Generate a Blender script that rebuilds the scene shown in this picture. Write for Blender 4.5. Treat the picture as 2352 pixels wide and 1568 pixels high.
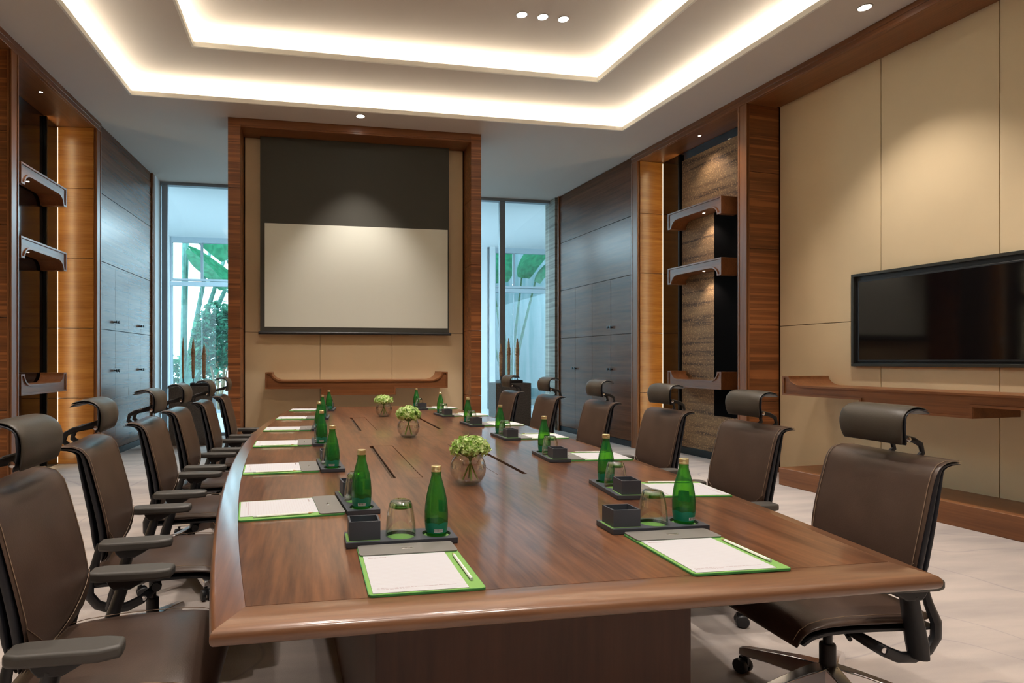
import bpy, bmesh, math, random
from mathutils import Vector, Matrix, noise
PI = math.pi
random.seed(7)
SC = bpy.context.scene
COL = SC.collection
for o in list(bpy.data.objects):
    bpy.data.objects.remove(o, do_unlink=True)

# ------------------------------------------------------------------ camera, world, exposure, main lights
cam_d = bpy.data.cameras.new('camera')
cam = bpy.data.objects.new('camera', cam_d)
COL.objects.link(cam)
cam.location = (0, 0, 1.24)
cam.rotation_euler = (PI / 2, 0, -math.radians(10.2))
cam_d.sensor_width = 36
cam_d.lens = 1387 / 2352 * 36
cam_d.shift_x = (1176 - 962) / 2352
cam_d.shift_y = (828 - 784) / 2352
cam_d.clip_start = 0.05
SC.camera = cam
SC.view_settings.view_transform = 'Standard'
SC.view_settings.look = 'None'
SC.view_settings.gamma = 1
SC.view_settings.use_curve_mapping = False
SC.view_settings.exposure = 1.6
SC.cycles.use_denoising = True
SC.cycles.max_bounces = 8
SC.cycles.diffuse_bounces = 4
SC.cycles.glossy_bounces = 4
SC.cycles.transmission_bounces = 8
SC.cycles.transparent_max_bounces = 16
SC.cycles.sample_clamp_indirect = 4.0
SC.cycles.caustics_refractive = False
SC.cycles.caustics_reflective = False

world = bpy.data.worlds.new('daylight')
SC.world = world
world.use_nodes = True
WB = world.node_tree.nodes['Background']
WB.inputs[0].default_value = (0.62, 0.86, 1.0, 1)
WB.inputs[1].default_value = 1.9

def light(kind, name, loc, rot=(0, 0, 0), energy=10, color=(1, 0.86, 0.68), size=0.1, size_y=None, spot=None, blend=0.5):
    d = bpy.data.lights.new(name, kind)
    d.energy = energy
    d.color = color
    if kind == 'AREA':
        d.shape = 'RECTANGLE'
        d.size = size
        d.size_y = size_y or size
    else:
        d.shadow_soft_size = size
    if spot:
        d.spot_size = math.radians(spot)
        d.spot_blend = blend
    o = bpy.data.objects.new(name, d)
    COL.objects.link(o)
    o.location = loc
    o.rotation_euler = rot
    return o

WARM = (1, 0.89, 0.79)
# sky portals: they only guide the daylight that comes through the garden side
for (px, pw) in ((-2.3, 1.9), (5.6, 2.0)):
    p = light('AREA', 'daylight_portal', (px, 15.2, 2.1), (-PI / 2, 0, 0), 1, (1, 1, 1), pw, 4.0)
    p.data.cycles.is_portal = True
# cool fill light added in the lobby, hidden behind the screen pier
light('AREA', 'lobby_fill_light', (0.6, 12.6, 4.12), (0, 0, 0), 160, (0.66, 0.88, 1.0), 1.6, 4.0)
# added spots with no fittings fill the table, before and behind the camera
TABLE_W = 62
for (x, y) in ((0.15, 5.5), (1.2, 5.5), (0.1, 3.7), (1.2, 3.7), (0.1, 1.7), (1.2, 1.7), (0.3, -0.3), (1.6, -0.3)):
    light('SPOT', 'table_fill_spot', (x, y, 4.5), (0, 0, 0), TABLE_W, WARM, 0.05, spot=95, blend=0.8)

# ------------------------------------------------------------------ materials
def new_mat(name):
    m = bpy.data.materials.new(name)
    m.use_nodes = True
    nt = m.node_tree
    return m, nt, nt.nodes['Principled BSDF']

def C4(c):
    return (c[0], c[1], c[2], 1)

def srgb(r, g, b):
    f = lambda v: (v / 255 / 12.92) if v / 255 <= 0.04045 else ((v / 255 + 0.055) / 1.055) ** 2.4
    return (f(r), f(g), f(b))

def plain(name, col, rough=0.5, metal=0.0, coat=0.0, spec=0.5, bump=0.0, bscale=200, sheen=0.0, var=0.0, vscale=4):
    m, nt, p = new_mat(name)
    p.inputs['Base Color'].default_value = C4(col)
    p.inputs['Roughness'].default_value = rough
    p.inputs['Metallic'].default_value = metal
    p.inputs['Specular IOR Level'].default_value = spec
    p.inputs['Coat Weight'].default_value = coat
    p.inputs['Coat Roughness'].default_value = 0.08
    if bump or var:
        tc = nt.nodes.new('ShaderNodeTexCoord')
    if bump:
        n = nt.nodes.new('ShaderNodeTexNoise')
        n.inputs['Scale'].default_value = bscale
        n.inputs['Detail'].default_value = 4
        b = nt.nodes.new('ShaderNodeBump')
        b.inputs['Strength'].default_value = bump
        b.inputs['Distance'].default_value = 0.002
        nt.links.new(tc.outputs['Object'], n.inputs['Vector'])
        nt.links.new(n.outputs['Fac'], b.inputs['Height'])
        nt.links.new(b.outputs['Normal'], p.inputs['Normal'])
    if var:
        n2 = nt.nodes.new('ShaderNodeTexNoise')
        n2.inputs['Scale'].default_value = vscale
        n2.inputs['Detail'].default_value = 3
        r = nt.nodes.new('ShaderNodeValToRGB')
        r.color_ramp.elements[0].position = 0.3
        r.color_ramp.elements[1].position = 0.7
        r.color_ramp.elements[0].color = C4([c * (1 - var) for c in col])
        r.color_ramp.elements[1].color = C4([min(1, c * (1 + var)) for c in col])
        nt.links.new(tc.outputs['Object'], n2.inputs['Vector'])
        nt.links.new(n2.outputs['Fac'], r.inputs['Fac'])
        nt.links.new(r.outputs['Color'], p.inputs['Base Color'])
    return m

def wood(name, dark, lite, axis='Y', rough=0.4, coat=0.0, fine=60, stretch=0.03, streak=0.5, line=0.0, coat_rough=0.15, spec=0.5, bump=0.12):
    """grain runs along the local axis; a second, coarser noise varies the boards"""
    m, nt, p = new_mat(name)
    tc = nt.nodes.new('ShaderNodeTexCoord')
    mp = nt.nodes.new('ShaderNodeMapping')
    s = [1, 1, 1]
    s['XYZ'.index(axis)] = stretch
    mp.inputs['Scale'].default_value = s
    nt.links.new(tc.outputs['Object'], mp.inputs['Vector'])
    n1 = nt.nodes.new('ShaderNodeTexNoise')
    n1.inputs['Scale'].default_value = fine
    n1.inputs['Detail'].default_value = 6
    n1.inputs['Roughness'].default_value = 0.65
    n2 = nt.nodes.new('ShaderNodeTexNoise')
    n2.inputs['Scale'].default_value = fine * 0.14
    n2.inputs['Detail'].default_value = 3
    n2.inputs['Distortion'].default_value = 0.6
    nt.links.new(mp.outputs[0], n1.inputs['Vector'])
    nt.links.new(mp.outputs[0], n2.inputs['Vector'])
    mx = nt.nodes.new('ShaderNodeMix')
    mx.data_type = 'FLOAT'
    mx.inputs[0].default_value = streak
    nt.links.new(n1.outputs['Fac'], mx.inputs[2])
    nt.links.new(n2.outputs['Fac'], mx.inputs[3])
    r = nt.nodes.new('ShaderNodeValToRGB')
    r.color_ramp.elements[0].position = 0.36
    r.color_ramp.elements[1].position = 0.64
    r.color_ramp.elements[0].color = C4(dark)
    r.color_ramp.elements[1].color = C4(lite)
    nt.links.new(mx.outputs[0], r.inputs['Fac'])
    out = r.outputs['Color']
    if line:
        mp2 = nt.nodes.new('ShaderNodeMapping')
        s2 = [1, 1, 1]
        s2['XYZ'.index(axis)] = 0.02
        mp2.inputs['Scale'].default_value = s2
        nt.links.new(tc.outputs['Object'], mp2.inputs['Vector'])
        n3 = nt.nodes.new('ShaderNodeTexNoise')
        n3.inputs['Scale'].default_value = 34
        n3.inputs['Detail'].default_value = 1
        nt.links.new(mp2.outputs[0], n3.inputs['Vector'])
        r3 = nt.nodes.new('ShaderNodeValToRGB')
        r3.color_ramp.elements[0].position = 0.565
        r3.color_ramp.elements[0].color = (0, 0, 0, 1)
        r3.color_ramp.elements[1].position = 0.62
        r3.color_ramp.elements[1].color = (line, line, line, 1)
        nt.links.new(n3.outputs['Fac'], r3.inputs['Fac'])
        m3 = nt.nodes.new('ShaderNodeMix')
        m3.data_type = 'RGBA'
        nt.links.new(r3.outputs['Color'], m3.inputs[0])
        nt.links.new(out, m3.inputs[6])
        m3.inputs[7].default_value = C4([min(1, c * 1.9) for c in lite])
        out = m3.outputs[2]
    nt.links.new(out, p.inputs['Base Color'])
    p.inputs['Roughness'].default_value = rough
    p.inputs['Specular IOR Level'].default_value = spec
    p.inputs['Coat Weight'].default_value = coat
    p.inputs['Coat Roughness'].default_value = coat_rough
    b = nt.nodes.new('ShaderNodeBump')
    b.inputs['Strength'].default_value = bump
    b.inputs['Distance'].default_value = 0.001
    nt.links.new(n1.outputs['Fac'], b.inputs['Height'])
    nt.links.new(b.outputs['Normal'], p.inputs['Normal'])
    return m

def emit(name, col, strength):
    m, nt, p = new_mat(name)
    nt.nodes.remove(p)
    e = nt.nodes.new('ShaderNodeEmission')
    e.inputs[0].default_value = C4(col)
    e.inputs[1].default_value = strength
    nt.links.new(e.outputs[0], nt.nodes['Material Output'].inputs[0])
    return m

def thin_glass(name, tint, rough=0.0, edge=None, base=0.06, gain=0.55):
    """thin-walled glass: transparent, with a Fresnel reflection; optional stronger tint at grazing angles"""
    m, nt, p = new_mat(name)
    nt.nodes.remove(p)
    t = nt.nodes.new('ShaderNodeBsdfTransparent')
    g = nt.nodes.new('ShaderNodeBsdfGlossy')
    g.inputs['Roughness'].default_value = rough
    lw = nt.nodes.new('ShaderNodeLayerWeight')
    lw.inputs[0].default_value = 0.35
    mr = nt.nodes.new('ShaderNodeMapRange')
    mr.inputs['To Min'].default_value = base
    mr.inputs['To Max'].default_value = gain
    nt.links.new(lw.outputs['Facing'], mr.inputs['Value'])
    mx = nt.nodes.new('ShaderNodeMixShader')
    nt.links.new(mr.outputs[0], mx.inputs[0])
    nt.links.new(t.outputs[0], mx.inputs[1])
    nt.links.new(g.outputs[0], mx.inputs[2])
    if edge:
        r = nt.nodes.new('ShaderNodeValToRGB')
        r.color_ramp.elements[0].position = 0.2
        r.color_ramp.elements[0].color = C4(tint)
        r.color_ramp.elements[1].position = 0.95
        r.color_ramp.elements[1].color = C4(edge)
        nt.links.new(lw.outputs['Facing'], r.inputs['Fac'])
        nt.links.new(r.outputs['Color'], t.inputs[0])
    else:
        t.inputs[0].default_value = C4(tint)
    nt.links.new(mx.outputs[0], nt.nodes['Material Output'].inputs[0])
    return m

def solid_glass(name, col, rough=0.02, ior=1.4):
    m, nt, p = new_mat(name)
    p.inputs['Base Color'].default_value = C4(col)
    p.inputs['Transmission Weight'].default_value = 1
    p.inputs['Roughness'].default_value = rough
    p.inputs['IOR'].default_value = ior
    return m

M = {}
M['paint'] = plain('ceiling_paint', (0.57, 0.51, 0.46), 0.9, spec=0.2)
M['cove_paint'] = plain('cove_paint', (0.78, 0.76, 0.70), 0.9, spec=0.2)
M['wall_wood'] = wood('walnut_panel', (0.125, 0.040, 0.012), (0.27, 0.098, 0.030), 'Y', 0.38, fine=70, line=0.45)
M['wall_wood_x'] = wood('walnut_panel_x', (0.125, 0.040, 0.012), (0.27, 0.098, 0.030), 'X', 0.38, fine=70, line=0.45)
M['trim_wood'] = wood('walnut_trim', (0.16, 0.055, 0.018), (0.27, 0.105, 0.036), 'Z', 0.36, fine=70)
M['trim_wood_y'] = wood('walnut_trim_y', (0.15, 0.052, 0.017), (0.26, 0.10, 0.034), 'Y', 0.36, fine=70)
M['trim_wood_x'] = wood('walnut_trim_x', (0.15, 0.052, 0.017), (0.26, 0.10, 0.034), 'X', 0.36, fine=70)
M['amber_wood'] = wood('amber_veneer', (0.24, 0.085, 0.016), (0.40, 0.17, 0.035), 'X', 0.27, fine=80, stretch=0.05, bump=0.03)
M['cab_wood'] = wood('cabinet_veneer', (0.080, 0.030, 0.013), (0.165, 0.064, 0.028), 'Y', 0.27, fine=80, line=0.08, bump=0.0, spec=0.3)
M['table_wood'] = wood('table_veneer', (0.050, 0.017, 0.007), (0.195, 0.080, 0.034), 'Y', 0.38, coat=0.7, fine=62, stretch=0.07, coat_rough=0.12, streak=0.45, spec=0.35)
M['table_edge'] = wood('table_edge_x', (0.13, 0.060, 0.031), (0.25, 0.125, 0.066), 'X', 0.30, coat=0.7, fine=75, stretch=0.05, coat_rough=0.14)
M['table_edge_y'] = wood('table_edge_y', (0.12, 0.045, 0.018), (0.225, 0.095, 0.040), 'Y', 0.28, coat=0.8, fine=75, stretch=0.05, coat_rough=0.14)
M['ped_wood'] = wood('pedestal_veneer', (0.050, 0.016, 0.008), (0.125, 0.045, 0.020), 'Z', 0.38, fine=34, stretch=0.08, streak=0.7)
M['beige'] = plain('beige_leather_panel', (0.70, 0.565, 0.36), 0.7, spec=0.25, bump=0.08, bscale=400, var=0.05, vscale=1.2)
M['seam'] = plain('dark_seam', (0.05, 0.03, 0.015), 0.9)
M['leather'] = plain('brown_leather', (0.062, 0.039, 0.029), 0.34, spec=0.5, bump=0.18, bscale=260, var=0.16, vscale=7)
M['flap_leather'] = plain('dark_flap_leather', (0.045, 0.024, 0.014), 0.42, bump=0.15, bscale=260)
M['leather_dark'] = plain('dark_headrest_leather', (0.050, 0.043, 0.034), 0.36, spec=0.5, bump=0.12, bscale=260)
M['black'] = plain('black_plastic', (0.014, 0.015, 0.018), 0.42)
M['side_black'] = plain('black_side_leather', (0.018, 0.020, 0.027), 0.45, bump=0.2, bscale=200)
M['armpad'] = plain('grey_black_armpad', (0.062, 0.058, 0.052), 0.5)
M['stitch'] = plain('stitching', (0.22, 0.15, 0.10), 0.7)
M['chrome'] = plain('polished_aluminium', (0.86, 0.86, 0.88), 0.2, metal=1)
M['silver'] = plain('silver_mechanism', (0.42, 0.44, 0.47), 0.35, metal=0.9)
M['screen'] = plain('projection_cloth', (0.68, 0.71, 0.64), 0.75)
M['mask'] = plain('black_screen_masking', (0.050, 0.050, 0.041), 0.8)
M['mirror'] = plain('smoked_mirror', (0.012, 0.009, 0.008), 0.06, spec=0.9)
M['matte_black'] = plain('black_matte_panel', (0.004, 0.0035, 0.0035), 0.9, spec=0.02)
M['tv'] = plain('tv_glass', (0.004, 0.004, 0.005), 0.06, spec=0.6)
M['tvframe'] = plain('tv_frame', (0.055, 0.055, 0.048), 0.35, metal=0.5)
M['rodmetal'] = plain('dark_metal', (0.03, 0.035, 0.038), 0.3, metal=0.8)
M['alu'] = plain('window_aluminium', (0.28, 0.32, 0.35), 0.45, metal=0.3)
M['alu2'] = plain('white_window_frame', (0.42, 0.50, 0.55), 0.5)
M['white'] = plain('white_plaster', (0.72, 0.76, 0.78), 0.85)
M['tray'] = plain('charcoal_tray', (0.044, 0.052, 0.068), 0.5, bump=0.05)
M['flap'] = plain('grey_leatherette', (0.17, 0.165, 0.155), 0.5, bump=0.05)
M['green'] = plain('green_felt', (0.17, 0.36, 0.085), 0.75)
M['greendark'] = plain('green_edge', (0.05, 0.26, 0.07), 0.6)
M['badge'] = plain('badge_metal', (0.60, 0.58, 0.52), 0.3, metal=0.9)
M['ink'] = plain('engraved_ink', (0.06, 0.05, 0.05), 0.6)
M['pencil'] = plain('white_pencil', (0.80, 0.80, 0.78), 0.4)
M['eraser'] = plain('pencil_eraser', (0.55, 0.60, 0.60), 0.5)
M['pencil_tip'] = plain('pencil_tip', (0.50, 0.33, 0.17), 0.6)
M['gold'] = plain('gold_cap', (0.72, 0.62, 0.34), 0.3, metal=0.75)
def bottle_glass():
    m, nt, p = new_mat('green_bottle_glass')
    p.inputs['Base Color'].default_value = (0.02, 0.25, 0.06, 1)
    p.inputs['Roughness'].default_value = 0.08
    p.inputs['Coat Weight'].default_value = 1.0
    p.inputs['Coat Roughness'].default_value = 0.03
    lw = nt.nodes.new('ShaderNodeLayerWeight'); lw.inputs[0].default_value = 0.4
    r = nt.nodes.new('ShaderNodeValToRGB')
    r.color_ramp.elements[0].position = 0.05; r.color_ramp.elements[0].color = (0.45, 0.85, 0.12, 1)
    r.color_ramp.elements[1].position = 0.8; r.color_ramp.elements[1].color = (0.0, 0.16, 0.05, 1)
    nt.links.new(lw.outputs['Facing'], r.inputs['Fac'])
    t = nt.nodes.new('ShaderNodeBsdfTransparent'); nt.links.new(r.outputs['Color'], t.inputs[0])
    mx = nt.nodes.new('ShaderNodeMixShader'); mx.inputs[0].default_value = 0.42
    nt.links.new(t.outputs[0], mx.inputs[1]); nt.links.new(p.outputs[0], mx.inputs[2])
    tc = nt.nodes.new('ShaderNodeTexCoord'); n = nt.nodes.new('ShaderNodeTexNoise'); n.inputs['Scale'].default_value = 190
    b = nt.nodes.new('ShaderNodeBump'); b.inputs['Strength'].default_value = 0.5; b.inputs['Distance'].default_value = 0.002
    nt.links.new(tc.outputs['Object'], n.inputs['Vector']); nt.links.new(n.outputs['Fac'], b.inputs['Height']); nt.links.new(b.outputs['Normal'], p.inputs['Normal'])
    nt.links.new(mx.outputs[0], nt.nodes['Material Output'].inputs[0])
    return m
M['bottle'] = bottle_glass()
M['label'] = plain('teal_label', (0.0, 0.20, 0.12), 0.4)
M['barcode_white'] = plain('barcode_white', (0.75, 0.76, 0.80), 0.5)
M['yellow'] = plain('yellow_label', (0.62, 0.60, 0.04), 0.4)
M['tumbler'] = thin_glass('tumbler_glass', (0.98, 0.99, 0.97), 0.0, (0.80, 0.90, 0.77), 0.06, 0.75)
M['tumbler_base'] = thin_glass('tumbler_base_glass', (0.45, 0.80, 0.42), 0.0, (0.10, 0.40, 0.12), 0.12, 0.7)
M['vase'] = thin_glass('vase_glass', (0.99, 0.99, 0.98), 0.0, (0.93, 0.95, 0.93), 0.05, 0.9)
M['water'] = thin_glass('vase_water', (0.97, 0.985, 0.98), 0.0, (0.93, 0.95, 0.94), 0.04, 0.7)
M['pane'] = thin_glass('window_pane', (0.93, 0.98, 0.99), 0.0, None, 0.02, 0.5)
M['stem'] = plain('flower_stem', (0.20, 0.38, 0.06), 0.5)
M['stone'] = plain('granite_grey', (0.11, 0.10, 0.09), 0.5, var=0.35, vscale=60)
M['planter_black'] = plain('black_planter_lip', (0.015, 0.015, 0.018), 0.4)
M['totem'] = wood('carved_wood', (0.34, 0.19, 0.10), (0.72, 0.52, 0.32), 'X', 0.7, fine=120, stretch=0.4)
M['knob'] = plain('bronze_knob', (0.012, 0.009, 0.007), 0.4)
M['lamp'] = emit('lamp_face', (1, 0.94, 0.85), 9)
M['led_spot'] = emit('mini_spot_face', (1, 0.88, 0.68), 30)
M['ring'] = plain('lamp_ring', (0.45, 0.42, 0.38), 0.4, metal=0.4)
M['cove'] = emit('cove_strip', (1, 0.93, 0.76), 13)
M['led_warm'] = emit('niche_led', (1, 0.80, 0.46), 11)
M['led_thin'] = emit('niche_edge_led', (1, 0.85, 0.55), 0.8)

def leaf_mat(name, c1, c2, transl=0.45, scale=9):
    m, nt, p = new_mat(name)
    tc = nt.nodes.new('ShaderNodeTexCoord')
    n = nt.nodes.new('ShaderNodeTexNoise')
    n.inputs['Scale'].default_value = scale
    r = nt.nodes.new('ShaderNodeValToRGB')
    r.color_ramp.elements[0].position = 0.35
    r.color_ramp.elements[1].position = 0.65
    r.color_ramp.elements[0].color = C4(c1)
    r.color_ramp.elements[1].color = C4(c2)
    nt.links.new(tc.outputs['Object'], n.inputs['Vector'])
    nt.links.new(n.outputs['Fac'], r.inputs['Fac'])
    nt.links.new(r.outputs['Color'], p.inputs['Base Color'])
    p.inputs['Roughness'].default_value = 0.45
    tr = nt.nodes.new('ShaderNodeBsdfTranslucent')
    nt.links.new(r.outputs['Color'], tr.inputs[0])
    mx = nt.nodes.new('ShaderNodeMixShader')
    mx.inputs[0].default_value = transl
    nt.links.new(p.outputs[0], mx.inputs[1])
    nt.links.new(tr.outputs[0], mx.inputs[2])
    nt.links.new(mx.outputs[0], nt.nodes['Material Output'].inputs[0])
    return m
M['banana'] = leaf_mat('banana_leaf', (0.010, 0.12, 0.05), (0.03, 0.22, 0.10), 0.5)
M['shrub'] = leaf_mat('shrub_leaf', (0.008, 0.11, 0.06), (0.12, 0.46, 0.27), 0.35)
M['palmstem'] = leaf_mat('palm_stem', (0.09, 0.24, 0.20), (0.16, 0.36, 0.28), 0.2)
M['petal'] = leaf_mat('hydrangea_petal', (0.22, 0.44, 0.04), (0.78, 0.88, 0.46), 0.3, 55)

def carpet():
    m, nt, p = new_mat('carpet_weave')
    tc = nt.nodes.new('ShaderNodeTexCoord')
    n0 = nt.nodes.new('ShaderNodeTexNoise')
    n0.inputs['Scale'].default_value = 0.42
    n0.inputs['Detail'].default_value = 1.5
    nt.links.new(tc.outputs['Object'], n0.inputs['Vector'])
    mu = nt.nodes.new('ShaderNodeMath'); mu.operation = 'MULTIPLY'; mu.inputs[1].default_value = 11
    fr = nt.nodes.new('ShaderNodeMath'); fr.operation = 'PINGPONG'; fr.inputs[1].default_value = 0.5
    nt.links.new(n0.outputs['Fac'], mu.inputs[0]); nt.links.new(mu.outputs[0], fr.inputs[0])
    r = nt.nodes.new('ShaderNodeValToRGB')
    r.color_ramp.elements[0].position = 0.0
    r.color_ramp.elements[0].color = (0.37, 0.34, 0.345, 1)
    r.color_ramp.elements[1].position = 0.022
    r.color_ramp.elements[1].color = (0.46, 0.415, 0.395, 1)
    nt.links.new(fr.outputs[0], r.inputs['Fac'])
    n1 = nt.nodes.new('ShaderNodeTexNoise')
    n1.inputs['Scale'].default_value = 3.0
    n1.inputs['Detail'].default_value = 6
    mp = nt.nodes.new('ShaderNodeMapping')
    mp.inputs['Scale'].default_value = (0.35, 1.6, 1)
    nt.links.new(tc.outputs['Object'], mp.inputs['Vector'])
    nt.links.new(mp.outputs[0], n1.inputs['Vector'])
    r2 = nt.nodes.new('ShaderNodeValToRGB')
    r2.color_ramp.elements[0].position = 0.35
    r2.color_ramp.elements[0].color = (0.80, 0.80, 0.80, 1)
    r2.color_ramp.elements[1].position = 0.62
    r2.color_ramp.elements[1].color = (1.05, 1.03, 1.0, 1)
    nt.links.new(n1.outputs['Fac'], r2.inputs['Fac'])
    mm = nt.nodes.new('ShaderNodeMix')
    mm.data_type = 'RGBA'
    mm.blend_type = 'MULTIPLY'
    mm.inputs[0].default_value = 1
    nt.links.new(r.outputs['Color'], mm.inputs[6])
    nt.links.new(r2.outputs['Color'], mm.inputs[7])
    nt.links.new(mm.outputs[2], p.inputs['Base Color'])
    p.inputs['Roughness'].default_value = 0.95
    p.inputs['Specular IOR Level'].default_value = 0.15
    n2 = nt.nodes.new('ShaderNodeTexNoise')
    n2.inputs['Scale'].default_value = 320
    nt.links.new(tc.outputs['Object'], n2.inputs['Vector'])
    b = nt.nodes.new('ShaderNodeBump')
    b.inputs['Strength'].default_value = 0.4
    b.inputs['Distance'].default_value = 0.004
    nt.links.new(n2.outputs['Fac'], b.inputs['Height'])
    nt.links.new(b.outputs['Normal'], p.inputs['Normal'])
    return m
M['carpet'] = carpet()
M['lobby_stone'] = plain('lobby_stone', (0.62, 0.66, 0.68), 0.35, var=0.05)
M['lobby_white'] = plain('lobby_white_paint', (0.80, 0.84, 0.86), 0.9)

def strata(name, c1, c2, c3, scale_z, glit=0.0, rough=0.4):
    """stacked horizontal layers"""
    m, nt, p = new_mat(name)
    tc = nt.nodes.new('ShaderNodeTexCoord')
    mp = nt.nodes.new('ShaderNodeMapping')
    mp.inputs['Scale'].default_value = (0.5, 0.5, scale_z)
    nt.links.new(tc.outputs['Object'], mp.inputs['Vector'])
    n = nt.nodes.new('ShaderNodeTexNoise')
    n.inputs['Scale'].default_value = 2.2
    n.inputs['Detail'].default_value = 5
    nt.links.new(mp.outputs[0], n.inputs['Vector'])
    r = nt.nodes.new('ShaderNodeValToRGB')
    r.color_ramp.elements[0].position = 0.36
    r.color_ramp.elements[0].color = C4(c1)
    r.color_ramp.elements[1].position = 0.66
    r.color_ramp.elements[1].color = C4(c3)
    e = r.color_ramp.elements.new(0.46)
    e.color = C4(c2)
    nt.links.new(n.outputs['Fac'], r.inputs['Fac'])
    out = r.outputs['Color']
    if glit:
        v = nt.nodes.new('ShaderNodeTexNoise')
        v.inputs['Scale'].default_value = 55
        v.inputs['Detail'].default_value = 2
        nt.links.new(tc.outputs['Object'], v.inputs['Vector'])
        rr = nt.nodes.new('ShaderNodeValToRGB')
        rr.color_ramp.elements[0].position = 0.52
        rr.color_ramp.elements[0].color = (0, 0, 0, 1)
        rr.color_ramp.elements[1].position = 0.68
        rr.color_ramp.elements[1].color = (glit, glit, glit, 1)
        nt.links.new(v.outputs['Fac'], rr.inputs['Fac'])
        mx = nt.nodes.new('ShaderNodeMix')
        mx.data_type = 'RGBA'
        nt.links.new(rr.outputs['Color'], mx.inputs[0])
        nt.links.new(out, mx.inputs[6])
        mx.inputs[7].default_value = C4([min(1, c * 2.4) for c in c3])
        out = mx.outputs[2]
    nt.links.new(out, p.inputs['Base Color'])
    p.inputs['Roughness'].default_value = rough
    return m
M['bronze'] = strata('bronze_bark_panel', (0.07, 0.035, 0.014), (0.19, 0.10, 0.04), (0.25, 0.14, 0.058), 9, 0.55, 0.7)
M['travertine'] = strata('grey_travertine', (0.17, 0.165, 0.14), (0.25, 0.24, 0.20), (0.33, 0.32, 0.27), 14, 0, 0.5)

def streak_wall():
    m, nt, p = new_mat('pale_stone_wall')
    tc = nt.nodes.new('ShaderNodeTexCoord')
    mp = nt.nodes.new('ShaderNodeMapping')
    mp.inputs['Scale'].default_value = (3.5, 1, 0.25)
    nt.links.new(tc.outputs['Object'], mp.inputs['Vector'])
    n = nt.nodes.new('ShaderNodeTexNoise')
    n.inputs['Scale'].default_value = 1.6
    n.inputs['Detail'].default_value = 6
    nt.links.new(mp.outputs[0], n.inputs['Vector'])
    r = nt.nodes.new('ShaderNodeValToRGB')
    r.color_ramp.elements[0].position = 0.35
    r.color_ramp.elements[0].color = (0.055, 0.13, 0.14, 1)
    r.color_ramp.elements[1].position = 0.68
    r.color_ramp.elements[1].color = (0.17, 0.21, 0.23, 1)
    nt.links.new(n.outputs['Fac'], r.inputs['Fac'])
    nt.links.new(r.outputs['Color'], p.inputs['Base Color'])
    p.inputs['Roughness'].default_value = 0.6
    return m
M['streak'] = streak_wall()

def paper_mat():
    m, nt, p = new_mat('ruled_paper')
    tc = nt.nodes.new('ShaderNodeTexCoord')
    sep = nt.nodes.new('ShaderNodeSeparateXYZ')
    nt.links.new(tc.outputs['Object'], sep.inputs[0])
    mul = nt.nodes.new('ShaderNodeMath'); mul.operation = 'MULTIPLY'; mul.inputs[1].default_value = 1 / 0.0085
    nt.links.new(sep.outputs['Y'], mul.inputs[0])
    fr = nt.nodes.new('ShaderNodeMath'); fr.operation = 'FRACT'
    nt.links.new(mul.outputs[0], fr.inputs[0])
    lt = nt.nodes.new('ShaderNodeMath'); lt.operation = 'LESS_THAN'; lt.inputs[1].default_value = 0.07
    nt.links.new(fr.outputs[0], lt.inputs[0])
    mx = nt.nodes.new('ShaderNodeMix'); mx.data_type = 'RGBA'
    nt.links.new(lt.outputs[0], mx.inputs[0])
    mx.inputs[6].default_value = (0.50, 0.51, 0.55, 1)
    mx.inputs[7].default_value = (0.44, 0.41, 0.43, 1)
    nt.links.new(mx.outputs[2], p.inputs['Base Color'])
    p.inputs['Roughness'].default_value = 0.7
    return m
M['paper'] = paper_mat()
M['print'] = plain('grey_print', (0.36, 0.26, 0.27), 0.7)

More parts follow.
